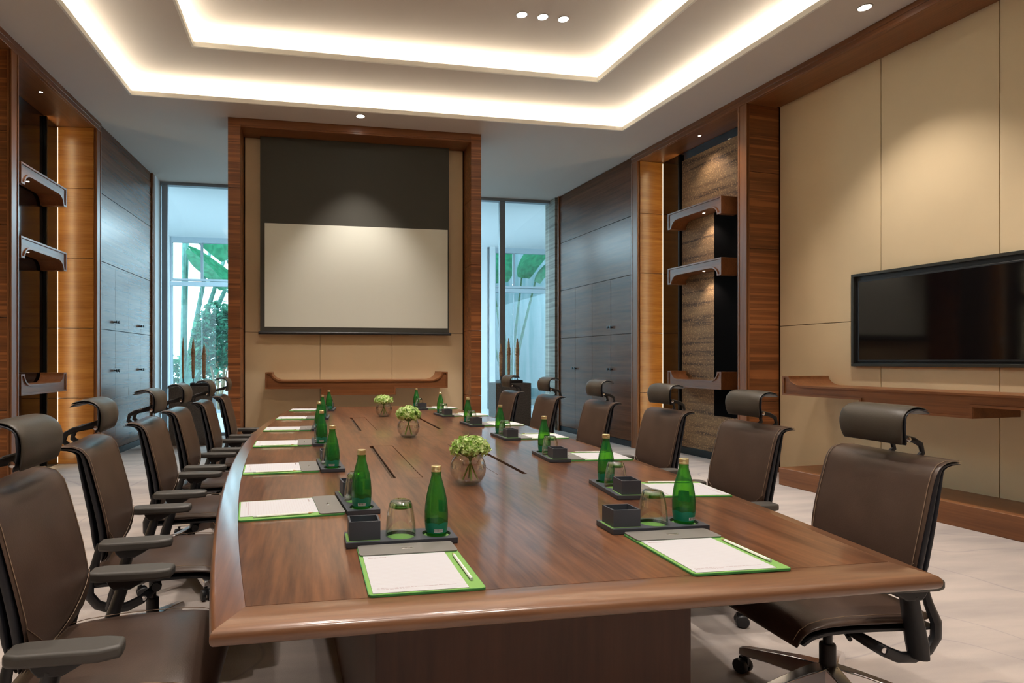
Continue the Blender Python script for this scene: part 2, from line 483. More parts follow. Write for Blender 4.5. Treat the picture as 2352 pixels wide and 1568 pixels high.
# ------------------------------------------------------------------ mesh helpers
class MB:
    def __init__(s):
        s.v = []; s.f = []
    def quadbox(s, c):
        b = len(s.v); s.v += [tuple(p) for p in c]
        for q in ((0, 3, 2, 1), (4, 5, 6, 7), (0, 1, 5, 4), (1, 2, 6, 5), (2, 3, 7, 6), (3, 0, 4, 7)):
            s.f.append([b + i for i in q])
        return s
    def box(s, x0, y0, z0, x1, y1, z1):
        x0, x1 = min(x0, x1), max(x0, x1); y0, y1 = min(y0, y1), max(y0, y1); z0, z1 = min(z0, z1), max(z0, z1)
        return s.quadbox([(x0, y0, z0), (x1, y0, z0), (x1, y1, z0), (x0, y1, z0), (x0, y0, z1), (x1, y0, z1), (x1, y1, z1), (x0, y1, z1)])
    def prism(s, pts, a0, a1, axis='Z'):
        """polygon in the two other axes, extruded along axis"""
        def P(u, w, a):
            return {'Z': (u, w, a), 'X': (a, u, w), 'Y': (u, a, w)}[axis]
        n = len(pts); b = len(s.v)
        s.v += [P(u, w, a0) for u, w in pts] + [P(u, w, a1) for u, w in pts]
        s.f.append([b + i for i in range(n)][::-1]); s.f.append([b + n + i for i in range(n)])
        for i in range(n):
            j = (i + 1) % n
            s.f.append([b + i, b + j, b + n + j, b + n + i])
        return s
    def lathe(s, prof, n=32, cx=0, cy=0, cz=0, cap0=True, cap1=True):
        b = len(s.v); k = len(prof)
        for r, z in prof:
            for i in range(n):
                a = 2 * PI * i / n
                s.v.append((cx + r * math.cos(a), cy + r * math.sin(a), cz + z))
        for j in range(k - 1):
            for i in range(n):
                i2 = (i + 1) % n
                s.f.append([b + j * n + i, b + j * n + i2, b + (j + 1) * n + i2, b + (j + 1) * n + i])
        if cap0: s.f.append([b + i for i in range(n)][::-1])
        if cap1: s.f.append([b + (k - 1) * n + i for i in range(n)])
        return s
    def tube(s, path, rad, n=10, squash=None):
        """round tube along 3d points; rad number or list; squash=(a,b) section factors"""
        b = len(s.v); k = len(path)
        P = [Vector(p) for p in path]
        R = rad if isinstance(rad, (list, tuple)) else [rad] * k
        up = Vector((0, 0, 1))
        prev = None
        for j in range(k):
            t = (P[min(j + 1, k - 1)] - P[max(j - 1, 0)]).normalized()
            if prev is None:
                a = t.cross(up)
                if a.length < 0.1: a = t.cross(Vector((1, 0, 0)))
                a.normalize()
            else:
                a = prev - t * prev.dot(t); a.normalize()
            prev = a
            c = t.cross(a)
            sa, sb = squash or (1, 1)
            for i in range(n):
                an = 2 * PI * i / n
                s.v.append(tuple(P[j] + a * math.cos(an) * R[j] * sa + c * math.sin(an) * R[j] * sb))
        for j in range(k - 1):
            for i in range(n):
                i2 = (i + 1) % n
                s.f.append([b + j * n + i, b + j * n + i2, b + (j + 1) * n + i2, b + (j + 1) * n + i])
        s.f.append([b + i for i in range(n)][::-1]); s.f.append([b + (k - 1) * n + i for i in range(n)])
        return s
    def slab(s, prof, half, thick, nx=8, crown=0.0, round_edge=0.35, bulge=0.0):
        """curved slab: prof = (y,z) list of the front face, half widths, thickness behind it (left normal)"""
        k = len(prof); b = len(s.v)
        N = []
        for j in range(k):
            y0, z0 = prof[max(j - 1, 0)]; y1, z1 = prof[min(j + 1, k - 1)]
            t = Vector((y1 - y0, z1 - z0)).normalized()
            N.append(Vector((-t.y, t.x)))       # points to the back of the slab
        US = [-1, -0.965] + [-0.90 + 1.8 * i / (nx - 2) for i in range(nx - 1)] + [0.965, 1]
        nx = len(US) - 1
        H = half if isinstance(half, (list, tuple)) else [half] * k
        T = thick if isinstance(thick, (list, tuple)) else [thick] * k
        for side in (0, 1):
            for j in range(k):
                for i in range(nx + 1):
                    u = US[i]
                    off = crown * u * u
                    e = abs(u) ** 6 * round_edge * T[j]
                    d = off + (e if side == 0 else T[j] - e * 0.6)
                    if side == 0: d -= bulge * (1 - u * u)
                    s.v.append((u * H[j], prof[j][0] + N[j].x * d, prof[j][1] + N[j].y * d))
        w = nx + 1; o = k * w
        for j in range(k - 1):
            for i in range(nx):
                a = b + j * w + i
                s.f.append([a, a + 1, a + w + 1, a + w])
                s.f.append([a + o, a + w + o, a + w + 1 + o, a + 1 + o])
            for i in (0, nx):
                a = b + j * w + i
                q = [a, a + w, a + w + o, a + o]
                s.f.append(q if i == 0 else q[::-1])
        for i in range(nx):
            a = b + i
            s.f.append([a, a + o, a + 1 + o, a + 1])
            a = b + (k - 1) * w + i
            s.f.append([a, a + 1, a + 1 + o, a + o])
        return s
    def xform(s, mat, start=0):
        for i in range(start, len(s.v)):
            s.v[i] = tuple(mat @ Vector(s.v[i]))
        return s
    def build(s, name, mat, parent=None, bevel=0, seg=2, smooth=False, subsurf=0, angle=35):
        me = bpy.data.meshes.new(name)
        me.from_pydata([tuple(v) for v in s.v], [], s.f)
        me.validate()
        bm = bmesh.new(); bm.from_mesh(me)
        bmesh.ops.recalc_face_normals(bm, faces=bm.faces)
        bm.to_mesh(me); bm.free()
        return link(name, me, mat, parent, bevel, seg, smooth, subsurf, angle)

def link(name, me, mat, parent=None, bevel=0, seg=2, smooth=False, subsurf=0, angle=35):
    if mat is not None:
        me.materials.clear()
        me.materials.append(M[mat] if isinstance(mat, str) else mat)
    o = bpy.data.objects.new(name, me)
    COL.objects.link(o)
    if parent is not None: o.parent = parent
    if subsurf:
        m = o.modifiers.new('subsurf', 'SUBSURF'); m.levels = subsurf; m.render_levels = subsurf
    if bevel:
        m = o.modifiers.new('bevel', 'BEVEL'); m.width = bevel; m.segments = seg; m.limit_method = 'ANGLE'; m.angle_limit = math.radians(30)
    if smooth or subsurf or bevel:
        for p in me.polygons: p.use_smooth = True
        if not subsurf:
            try: me.set_sharp_from_angle(angle=math.radians(angle if not bevel else 60))
            except Exception: pass
    return o

def plate(name, outer, holes, z0, z1, mat, parent=None, bevel=0):
    """flat plate with holes, via a filled 2d curve"""
    cu = bpy.data.curves.new('tmp', 'CURVE'); cu.dimensions = '2D'; cu.fill_mode = 'BOTH'
    cu.extrude = (z1 - z0) / 2
    for loop in [outer] + holes:
        sp = cu.splines.new('POLY'); sp.points.add(len(loop) - 1); sp.use_cyclic_u = True
        for i, (x, y) in enumerate(loop): sp.points[i].co = (x, y, 0, 1)
    t = bpy.data.objects.new('tmp', cu); COL.objects.link(t)
    bpy.context.view_layer.update()
    me = bpy.data.meshes.new_from_object(t.evaluated_get(bpy.context.evaluated_depsgraph_get()))
    bpy.data.objects.remove(t); bpy.data.curves.remove(cu)
    me.transform(Matrix.Translation((0, 0, (z0 + z1) / 2)))
    me.name = name
    return link(name, me, mat, parent, bevel)

def text_mesh(name, body, size, mat, parent, loc, rot=(0, 0, 0), extrude=0.0002, align='CENTER'):
    cu = bpy.data.curves.new('tmp', 'FONT'); cu.body = body; cu.size = size; cu.extrude = extrude; cu.align_x = align; cu.resolution_u = 2
    t = bpy.data.objects.new('tmp', cu); COL.objects.link(t)
    bpy.context.view_layer.update()
    me = bpy.data.meshes.new_from_object(t.evaluated_get(bpy.context.evaluated_depsgraph_get()))
    bpy.data.objects.remove(t); bpy.data.curves.remove(cu)
    me.name = name
    o = link(name, me, mat, parent); o.location = loc; o.rotation_euler = rot
    return o

def circle(cx, cy, r, n=40):
    return [(cx + r * math.cos(2 * PI * i / n), cy + r * math.sin(2 * PI * i / n)) for i in range(n)]

def rrect(x0, y0, x1, y1, r, n=5):
    P = []
    for cx, cy, a0 in ((x1 - r, y0 + r, -90), (x1 - r, y1 - r, 0), (x0 + r, y1 - r, 90), (x0 + r, y0 + r, 180)):
        for i in range(n + 1):
            a = math.radians(a0 + 90 * i / n)
            P.append((cx + r * math.cos(a), cy + r * math.sin(a)))
    return P

def tag(o, label=None, cat=None, group=None, kind=None):
    if label: o['label'] = label
    if cat: o['category'] = cat
    if group: o['group'] = group
    if kind: o['kind'] = kind
    return o

def empty(name, loc=(0, 0, 0), rz=0.0):
    o = bpy.data.objects.new(name, None); COL.objects.link(o)
    o.location = loc; o.rotation_euler = (0, 0, rz); o.empty_display_size = 0.1
    return o

def dup(o, parent=None):
    c = o.copy(); COL.objects.link(c); c.parent = parent
    for ch in [k for k in bpy.data.objects if k.parent is o]:
        dup(ch, c)
    return c

def place(o, loc, rz=0.0):
    o.location = loc; o.rotation_euler = (0, 0, rz)
    return o

def struct(name, mb, mat, frame=None, label=None, cat=None, parent=None, **kw):
    o = mb.build(name, mat, parent, **kw) if isinstance(mb, MB) else mb
    if frame: place(o, *frame)
    if parent is None:
        o['kind'] = 'structure'
        if label: o['label'] = label
        if cat: o['category'] = cat
    return o

H = 4.15
RF = ((4.827, 4.084, 0), math.atan2(0.489, 6.042))      # right wall frame: local Y along the wall, +X out of the room
LF = ((-2.66, 5.825, 0), -math.atan2(0.248, 4.191))     # left wall frame: local Y along the wall, -X out of the room
GZ = (0.79, 1.63, 2.47, 3.31)                            # panel joints

# ------------------------------------------------------------------ floor, ceiling, shell
struct('floor', MB().box(-7, 10.46, -0.1, 10, 15.6, 0.0), 'lobby_stone', label='pale stone floor of the lobby beyond the glazing', cat='floor')  # made pale to bounce more light onto the lobby ceiling
struct('floor', MB().box(-7, -3.2, -0.1, 10, 10.46, 0), 'carpet', label='pale greige carpet with faint wandering lines', cat='floor')

def tl(x0, y0, x1, y1, y):
    return x0 + (x1 - x0) * (y - y0) / (y1 - y0)
def outer_x(y): return tl(-2.015, 5.315, -1.929, 7.059, y), tl(4.125, 4.211, 3.892, 7.067, y)
def inner_x(y): return tl(-1.155, 5.501, -1.145, 6.293, y), tl(3.281, 4.703, 3.164, 6.30, y)
Z1, Z2, Z3 = 4.15, 4.36, 4.56
OY0, OY1, IY0, IY1 = -2.0, 7.06, -1.1, 6.297
def quad(fn, y0, y1, g=0.0):
    a, b = fn(y0); c, d = fn(y1)
    return [(a - g, y0 - g), (b + g, y0 - g), (d + g, y1 + g), (c - g, y1 + g)]
tag(plate('ceiling', [(-7, 10.47), (10, 10.47), (10, 15.4), (-7, 15.4)], [], Z1, Z1 + 0.03, 'lobby_white'), 'white lobby ceiling beyond the glazing', 'ceiling', kind='structure')
big = [(-7, -3.2), (10, -3.2), (10, 10.47), (-7, 10.47)]
tag(plate('ceiling', big, [quad(outer_x, OY0, OY1)], Z1, Z1 + 0.03, 'paint'), 'greige lower ceiling around the lit tray', 'ceiling', kind='structure')
tag(plate('ceiling', quad(outer_x, OY0, OY1, 0.55), [quad(inner_x, IY0, IY1)], Z2, Z2 + 0.03, 'paint'), 'middle step of the lit ceiling tray', 'ceiling', kind='structure')
tag(plate('ceiling', quad(inner_x, IY0, IY1, 0.55), [], Z3, Z3 + 0.03, 'paint'), 'innermost raised ceiling of the lit tray', 'ceiling', kind='structure')
def ring_wall(fn, y0, y1, g, z0, z1, t=0.03):
    A = quad(fn, y0, y1, g); B = quad(fn, y0, y1, g + t)
    mb = MB()
    for i in range(4):
        j = (i + 1) % 4
        mb.quadbox([(*A[i], z0), (*A[j], z0), (*B[j], z0), (*B[i], z0), (*A[i], z1), (*A[j], z1), (*B[j], z1), (*B[i], z1)])
    return mb
struct('trim_1', ring_wall(outer_x, OY0, OY1, 0.30, Z1 + 0.03, Z2), 'cove_paint', label='back of the outer light cove', cat='cove')
struct('trim_2', ring_wall(inner_x, IY0, IY1, 0.30, Z2 + 0.03, Z3), 'cove_paint', label='back of the inner light cove', cat='cove')
struct('trim_3', ring_wall(outer_x, OY0, OY1, -0.006, Z1 - 0.004, Z1 + 0.045, 0.02), 'cove_paint', label='pale lip of the outer light cove', cat='cove')
struct('trim_4', ring_wall(inner_x, IY0, IY1, -0.006, Z2 - 0.004, Z2 + 0.045, 0.02), 'cove_paint', label='pale lip of the inner light cove', cat='cove')
def cove(fn, y0, y1, z, nm):
    A = quad(fn, y0, y1, 0.10); B = quad(fn, y0, y1, 0.14)
    names = ('near', 'right', 'far', 'left')
    for i in range(4):
        j = (i + 1) % 4
        mb = MB().quadbox([(*A[i], z), (*A[j], z), (*B[j], z), (*B[i], z), (*A[i], z + 0.012), (*A[j], z + 0.012), (*B[j], z + 0.012), (*B[i], z + 0.012)])
        o = mb.build('cove_light', 'cove')
        tag(o, 'warm white light strip hidden along the %s side of the %s ceiling tray' % (names[i], nm), 'light strip', 'cove light strips in the ceiling tray')
cove(outer_x, OY0, OY1, Z1 + 0.03, 'outer')
cove(inner_x, IY0, IY1, Z2 + 0.03, 'inner')

# walls of the room
def panels(mb, axis_pts, zs, x0, x1, gap=0.006):
    for a, b in zip(axis_pts[:-1], axis_pts[1:]):
        for c, d in zip(zs[:-1], zs[1:]):
            mb.box(x0, a + gap / 2, c + gap / 2, x1, b - gap / 2, d - gap / 2)
    return mb
DEP = 0.44
# right wall: beige panels with dark joints, set back in a walnut surround
mb = MB(); panels(mb, [1.765, 0.64, -0.29, -1.22, -2.15, -3.08, -4.6, -6.9][::-1], [0, 1.62, 4.10], DEP, DEP + 0.03)
struct('wall_right', mb, 'beige', RF, 'beige upholstered panelling behind the television', 'wall panelling', bevel=0.003)
struct('wall_right', MB().box(DEP + 0.025, -7.2, 0, DEP + 0.1, 1.9, H), 'seam', RF, 'backing behind the beige panelling', 'wall')
mb = MB(); panels(mb, [-5.6 - 0.2, -4.0, -2.4, -0.8, 0.17], [0, 1.62, 4.10], -DEP - 0.03, -DEP)
struct('wall_left', mb, 'beige', LF, 'beige upholstered panelling on the near left', 'wall panelling', bevel=0.003)
struct('wall_left', MB().box(-DEP - 0.1, -9.0, 0, -DEP - 0.025, 0.3, H), 'seam', LF, 'backing behind the left panelling', 'wall')
struct('wall_back', MB().box(-4.5, -2.9, 0, 7, -2.8, H), 'wall_wood_x', label='walnut wall at the near end of the room', cat='wall')

def fascia(name, y0, y1, sgn, FR, label, zb=4.045, depth=0.44):
    """top board (stepped) and soffit along a side wall"""
    mb = MB()
    mb.box(0, y0, zb + 0.018, sgn * 0.03, y1, H)
    mb.box(-sgn * 0.006, y0, zb, sgn * 0.028, y1, zb + 0.018)
    mb.box(-sgn * 0.006, y0, zb + 0.055, sgn * 0.02, y1, H)
    mb.box(sgn * 0.028, y0, zb, sgn * depth, y1, zb + 0.02)
    return struct(name, mb, 'trim_wood_y', FR, label, 'trim', bevel=0.002)
fascia('trim_5', -7.0, 1.765, 1, RF, 'walnut band along the ceiling above the television wall')
fascia('trim_6', 1.765, 3.88, 1, RF, 'walnut band along the ceiling above the right niche', depth=0.42)
fascia('trim_7', -9.0, 0.17, -1, LF, 'walnut band along the ceiling on the near left')
fascia('trim_8', 0.17, 2.18, -1, LF, 'walnut band along the ceiling above the left niche', depth=0.45)

def post(name, y0, y1, sgn, FR, label, depth, side_faces):
    """upright walnut casing; side_faces: list of (y, direction) horizontal-grain cladding between joints"""
    e = empty(name); place(e, *FR); tag(e, label, 'pillar', kind='structure')
    t = MB()
    t.box(0, y0, 0, sgn * 0.035, y1, 4.045)
    t.box(-sgn * 0.006, y0, 0, sgn * 0.02, y0 + 0.02, 4.045)
    t.box(-sgn * 0.006, y1 - 0.02, 0, sgn * 0.02, y1, 4.045)
    t.build('edge_board', 'trim_wood', e, bevel=0.002)
    c = MB()
    zs = [0] + list(GZ) + [4.045]
    for a, b in zip(zs[:-1], zs[1:]):
        c.box(sgn * 0.036, y0 + 0.012, a + 0.002, sgn * depth, y1 - 0.012, b - 0.003)
    c.build('side_cladding', 'wall_wood_x', e, bevel=0.0015)
    return e
post('wall_right', 1.765, 1.893, 1, RF, 'walnut pillar between the television wall and the right niche', DEP, None)
post('wall_left', 0.17, 0.295, -1, LF, 'walnut pillar on the near side of the left niche', DEP, None)

# ------------------------------------------------------------------ display niches
def niche(sgn, FR, y0, y1, depth, rod_s, side):
    nm = 'right' if sgn > 0 else 'left'
    post('wall_' + nm, y1, y1 + 0.154 if sgn > 0 else y1 + 0.13, sgn, FR, 'walnut pillar between the %s niche and the cabinets' % nm, depth, None)
    # lit far cheek
    zs = [0] + list(GZ) + [4.045]
    mb = MB()
    for a, b in zip(zs[:-1], zs[1:]):
        mb.box(sgn * 0.03, y1 - 0.012, a + 0.003, sgn * (depth - 0.003), y1, b - 0.003)
    struct('wall_' + nm, mb, 'amber_wood', FR, 'amber veneered cheek glowing in the %s niche' % nm, 'wall panelling', bevel=0.001)
    # smoked mirror back
    struct('wall_' + nm, MB().box(sgn * depth, y0 - 0.1, 0, sgn * (depth + 0.06), y1, H), 'seam', FR, 'backing of the %s niche' % nm, 'wall')
    e = empty('mirror_panel'); place(e, *FR)
    tag(e, 'dark smoked mirror lining the back of the %s wall niche' % nm, 'mirror', 'smoked mirrors in the wall niches')
    MB().box(sgn * (depth - 0.012), y0, 0, sgn * depth, rod_s, 4.04).build('glass_panel', 'mirror', e)
    MB().box(sgn * (depth - 0.012), rod_s + 0.02, 0, sgn * depth, y1 - 0.013, 4.04).build('glass_panel', 'mirror', e)
    r = empty('light_rail'); place(r, *FR)
    tag(r, 'slim dark upright rail in front of the %s niche mirror' % nm, 'rail', 'upright rails in the wall niches')
    MB().box(sgn * (depth - 0.05), rod_s - 0.012, 0.0, sgn * (depth - 0.013), rod_s + 0.012, 4.03).build('rail', 'rodmetal', r, bevel=0.002)
    MB().box(sgn * (depth - 0.020), rod_s + 0.0122, 0.0, sgn * (depth - 0.0135), rod_s + 0.055, 4.03).build('shield', 'rodmetal', r)  # flange added to keep the strip's reflection out of the mirror
    MB().box(sgn * (depth - 0.046), rod_s + 0.0122, 0.03, sgn * (depth - 0.030), rod_s + 0.015, 4.0).build('light_strip', 'led_warm', r)
    g = MB().box(sgn * (depth - 0.0165), y1 - 0.016, 0.02, sgn * (depth - 0.0125), y1 - 0.0125, 4.03).build('edge_light', 'led_thin')
    place(g, *FR); tag(g, 'thin glowing line in the far corner of the %s niche' % nm, 'light strip', 'corner light lines in the niches')

def scroll(w, h, up=True, drop=None, n=10, ew=0.075, cr=0.11, bar=0.10):
    """outline of the scroll-ended shelf: bar height 'bar', ends 'h' tall, width w, centred on 0. up: ends rise"""
    P = []
    x0, x1 = -w / 2, w / 2
    def arc(side):
        pts = []
        for i in range(n + 1):
            a = PI / 2 * i / n
            # quarter ellipse from the end's inner edge to the bar surface
            u = ew + cr * (1 - math.cos(a)); v = h - (h - bar) * math.sin(a)
            pts.append((u, v))
        return pts
    A = arc(0)
    P.append((x0, 0))
    P.append((x0, h))
    for u, v in A: P.append((x0 + u, v))
    for u, v in A[::-1]: P.append((x1 - u, v))
    P.append((x1, h)); P.append((x1, 0))
    if drop:
        dw, dh = drop
        P += [(dw / 2, 0), (dw / 2, -dh), (-dw / 2, -dh), (-dw / 2, 0)]
    if not up:
        P = [(x, h - z) for x, z in P]
    return P

def inset(P, d):
    """offset a simple polygon inwards"""
    n = len(P); area = sum(P[i][0] * P[(i + 1) % n][1] - P[(i + 1) % n][0] * P[i][1] for i in range(n))
    s = 1 if area > 0 else -1
    out = []
    for i in range(n):
        p0, p1, p2 = Vector(P[i - 1]), Vector(P[i]), Vector(P[(i + 1) % n])
        a = (p1 - p0).normalized(); b = (p2 - p1).normalized()
        na = Vector((-a.y, a.x)) * s; nb = Vector((-b.y, b.x)) * s
        m = na + nb
        m = m / max(0.35, m.length_squared / 2)
        out.append(tuple(p1 + m * d))
    return out

def shelf(w, h, depth, up, drop, mat, lab, cat, grp, **kw):
    """local: X along, Y=0 front face going back to +depth, Z up"""
    e = empty('scroll_shelf')
    P = scroll(w, h, up, drop, **kw)
    MB().prism(P, 0.012, depth, 'Y').build('shelf_body', mat, e, bevel=0.003)
    # raised moulding round the front face
    I = inset(P, 0.017)
    n = len(P); mb = MB()
    for i in range(n):
        j = (i + 1) % n
        a, b, c, d = P[i], P[j], I[j], I[i]
        mb.quadbox([(a[0], 0, a[1]), (b[0], 0, b[1]), (c[0], 0, c[1]), (d[0], 0, d[1]),
                    (a[0], 0.0125, a[1]), (b[0], 0.0125, b[1]), (c[0], 0.0125, c[1]), (d[0], 0.0125, d[1])])
    mb.build('front_moulding', mat, e)
    tag(e, lab, cat, grp)
    return e

def spot_fitting(parent_name, loc, label, group, r=0.022, power=0, face='led_spot', rot=None, spot=70, ring=0.006, col=WARM, soft=0.02):
    e = empty(parent_name, loc)
    MB().lathe([(r + ring, 0), (r + ring, -0.004), (r, -0.004), (r, 0)], 24, cap0=False, cap1=False).build('ring', 'ring', e)
    MB().lathe([(r, -0.0035), (r * 0.6, -0.0035)], 24, cap0=False, cap1=True).build('lamp_face', face, e)
    tag(e, label, 'downlight', group)
    if power:
        light('SPOT', 'lamp_light', (loc[0], loc[1], loc[2] - 0.02), rot or (0, 0, 0), power, col, soft, spot=spot, blend=0.7)
    return e

def to_world(FR, p):
    (x, y, z), rz = FR
    v = Matrix.Rotation(rz, 4, 'Z') @ Vector(p)
    return (v.x + x, v.y + y, v.z + z)

def niche_shelves(sgn, FR, cen, front, depth, side):
    for (z0, up, which) in ((2.985, False, 'top'), (2.255, False, 'middle'), (0.895, True, 'lowest')):
        e = shelf(0.967, 0.212, depth - 0.03 - front, up, None, 'trim_wood_x',
                  'walnut scroll shelf with %s ends, %s of three in the %s niche' % ('upturned' if up else 'down-turned', which, side), 'shelf', 'scroll shelves in the wall niches', ew=0.07, cr=0.12, bar=0.105)
        # local frame of shelf: X along wall; Y outwards
        (ox, oy, oz), rz = FR
        p = to_world(FR, (sgn * front, cen, z0))
        e.location = p
        e.rotation_euler = (0, 0, rz - sgn * PI / 2)
        if not up:
            q = to_world(FR, (sgn * (front + 0.10), cen - (0.08 if sgn > 0 else 0.16), z0 + 0.107))
            spot_fitting('spotlight', q, 'tiny spotlight under the %s shelf of the %s niche' % (which, side), 'tiny niche spotlights', r=0.014, power=5, spot=100)
    q = to_world(FR, (sgn * 0.17, cen - (0.1 if sgn > 0 else 0.1), 4.045))
    spot_fitting('spotlight', q, 'tiny spotlight in the top of the %s niche' % side, 'tiny niche spotlights', r=0.016, power=8, spot=100)

niche(1, RF, 1.893, 3.726, 0.41, 3.33, 'right')
niche(-1, LF, 0.295, 2.048, 0.45, 1.70, 'left')
niche_shelves(1, RF, 2.80, 0.15, 0.41, 'right')
niche_shelves(-1, LF, 1.17, 0.17, 0.45, 'left')
# bronze textured panel in the right niche
kp2 = MB().box(0.384, 1.91, 0.55, 0.397, 2.695, 3.195).build('black_panel', 'matte_black')  # matte panel added over the mirror so this stretch stays black
place(kp2, *RF); tag(kp2, 'plain black panel added behind the near ends of the right niche shelves', 'wall panel')
bp = MB().box(0.385, 2.70, 0.09, 0.397, 3.30, 3.93).box(0.386, 1.91, 3.20, 0.397, 2.70, 3.93).box(0.386, 1.91, 0.09, 0.397, 2.70, 0.55).build('bark_panel', 'bronze')
place(bp, *RF); tag(bp, 'glittering bronze bark panel behind the shelves of the right niche', 'wall panel')
kp = MB().box(0.350, 1.90, 0.0, 0.396, 3.30, 0.085).build('niche_kickboard', 'rodmetal')
place(kp, *RF); tag(kp, 'dark kickboard at the foot of the right niche', 'kickboard')

# ------------------------------------------------------------------ tall cabinets
def cabinet(sgn, FR, y0, y1, side, knobs):
    e = empty('tall_cabinet'); place(e, *FR)
    tag(e, 'tall dark walnut cabinet wall with knobbed doors, %s of the screen' % side, 'cabinet', 'tall cabinets beside the windows')
    x0, x1 = sgn * 0.012, sgn * 0.03
    MB().box(sgn * 0.030, y0, 0, sgn * 0.3, y1, H - 0.002).build('carcass', 'seam', e)
    MB().box(sgn * 0.02, y0, 0, sgn * 0.034, y1, 0.085).build('kickboard', 'black', e)
    g = 0.003
    for a, b in ((GZ[2], GZ[3]), (GZ[3], H - 0.003)):
        MB().box(x0, y0 + g, a + g, x1, y1 - g, b - g).build('upper_panel', 'cab_wood', e, bevel=0.0015)
    w = (y1 - y0) / 4
    for i in range(4):
        for k, (a, b) in enumerate(((0.09, GZ[1]), (GZ[1], GZ[2]))):
            d = MB().box(x0, y0 + i * w + g / 2, a + g, x1, y0 + (i + 1) * w - g / 2, b - g).build('door', 'cab_wood', e, bevel=0.0015)
            if (i // 2, k) in knobs:
                ky = y0 + (i + 1) * w - 0.035 if i % 2 == 0 else y0 + i * w + 0.035
                kz = 1.11 if k == 0 else 1.745
                kb = MB().lathe([(0.010, 0), (0.009, 0.026), (0.020, 0.034), (0.022, 0.042), (0.008, 0.046)], 16)
                kb.xform(Matrix.Translation((sgn * 0.012, ky, kz)) @ Matrix.Rotation(-sgn * PI / 2, 4, 'Y'))
                kb.build('knob', 'knob', d, smooth=True)
    t = MB().box(-sgn * 0.012, y1, 0, sgn * 0.3, y1 + 0.045, H - 0.002).build('end_board', 'trim_wood', e, bevel=0.002)
    return e
cabinet(1, RF, 3.882, 6.02, 'right', {(0, 0), (0, 1), (1, 0)})
cabinet(-1, LF, 2.18, 4.13, 'left', {(0, 0), (0, 1), (1, 0), (1, 1)})

# ------------------------------------------------------------------ far pier with the projection screen
PY = 7.50; PB = 7.86
e = empty('wall_far', (0, PY, 0)); tag(e, 'walnut framed pier with beige panels carrying the projection screen', 'wall', kind='structure')
zs = [0] + list(GZ) + [4.15]
mb = MB()
for a, b in zip(zs[:-1], zs[1:]):
    mb.box(-0.967, 0, a + 0.002, -0.822, 0.40, b - 0.002)
    mb.box(2.030, 0, a + 0.002, 2.165, 0.40, b - 0.002)
mb.build('post_cladding', 'wall_wood_x', e, bevel=0.0015)
mb = MB()
mb.box(-0.822, -0.0, 4.066, 2.03, 0.03, 4.15).box(-0.822, 0.006, 4.045, 2.03, 0.028, 4.066).box(-0.822, 0.028, 4.045, 2.03, 0.36, 4.06)
mb.build('header', 'trim_wood_x', e, bevel=0.002)
mb = MB().box(-0.806, 0.362, 1.603, -0.0, 0.385, 4.045).box(0.0, 0.362, 1.603, 1.3, 0.385, 4.045).box(1.3, 0.362, 1.603, 2.012, 0.385, 4.045)
for a, b in ((-0.806, 0.123), (0.127, 1.055), (1.059, 2.012)):
    mb.box(a, 0.362, 0.0, b, 0.385, 1.598)
mb.build('beige_panelling', 'beige', e, bevel=0.0015)
MB().box(-0.82, 0.384, 0, 2.03, 0.40, 4.1).build('backing', 'seam', e)
MB().box(-0.967, 0.40, 0, 2.165, 0.55, 4.148).build('rear_panel', 'wall_wood_x', e)

e = empty('projection_screen', (0, PY + 0.275, 0)); tag(e, 'pulled down projection screen with grey-white cloth and black border on the far wall', 'projection screen')
MB().box(-0.615, 0, 1.60, 1.805, 0.004, 4.043).build('black_masking', 'mask', e)
MB().box(-0.560, -0.002, 1.665, 1.785, 0.0, 2.962).build('white_cloth', 'screen', e)
MB().tube([(-0.635, -0.004, 1.588), (1.83, -0.004, 1.588)], 0.019, 14).build('bottom_bar', 'black', e, smooth=True)

sh = shelf(2.235, 0.20, 0.44, True, (0.91, 0.08), 'trim_wood_x', 'long walnut shelf with upturned ends below the projection screen', 'shelf', 'long shelves with upturned ends', ew=0.075, cr=0.14, bar=0.10)
sh.location = (0.588, 7.42, 0.90)

# ------------------------------------------------------------------ television wall
e = empty('television'); place(e, *RF); tag(e, 'large switched-off flat television in a dark recessed frame on the beige wall', 'television')
a, b, z0, z1 = -0.89, 0.905, 1.186, 2.072
X = DEP
mb = MB()
for q in ((a, z0, b, z0 + 0.026), (a, z1 - 0.026, b, z1), (a, z0 + 0.026, a + 0.026, z1 - 0.026), (b - 0.026, z0 + 0.026, b, z1 - 0.026)):
    mb.box(X - 0.035, q[0], q[1], X, q[2], q[3])
mb.build('frame', 'tvframe', e, bevel=0.002)
MB().box(X - 0.004, a + 0.02, z0 + 0.02, X - 0.0005, b - 0.02, z1 - 0.02).build('recess_back', 'black', e)
s = MB().box(X - 0.024, a + 0.075, z0 + 0.045, X - 0.004, b - 0.062, z1 - 0.07).build('screen_case', 'black', e, bevel=0.003)
MB().box(X - 0.0255, a + 0.09, z0 + 0.062, X - 0.0242, b - 0.077, z1 - 0.085).build('screen_glass', 'tv', e)
sh = shelf(2.47, 0.19, 0.505, True, (0.865, 0.085), 'trim_wood_x', 'long walnut shelf with upturned end on the wall below the television', 'shelf', 'long shelves with upturned ends', ew=0.075, cr=0.14, bar=0.10)
sh.location = to_world(RF, (-0.07, 0.005, 0.897)); sh.rotation_euler = (0, 0, RF[1] - PI / 2)
pl = MB().box(-0.10, -1.24, 0, DEP - 0.001, 1.25, 0.172).build('low_plinth', 'trim_wood_y', bevel=0.004)
place(pl, *RF); tag(pl, 'low walnut plinth along the floor under the television', 'plinth')

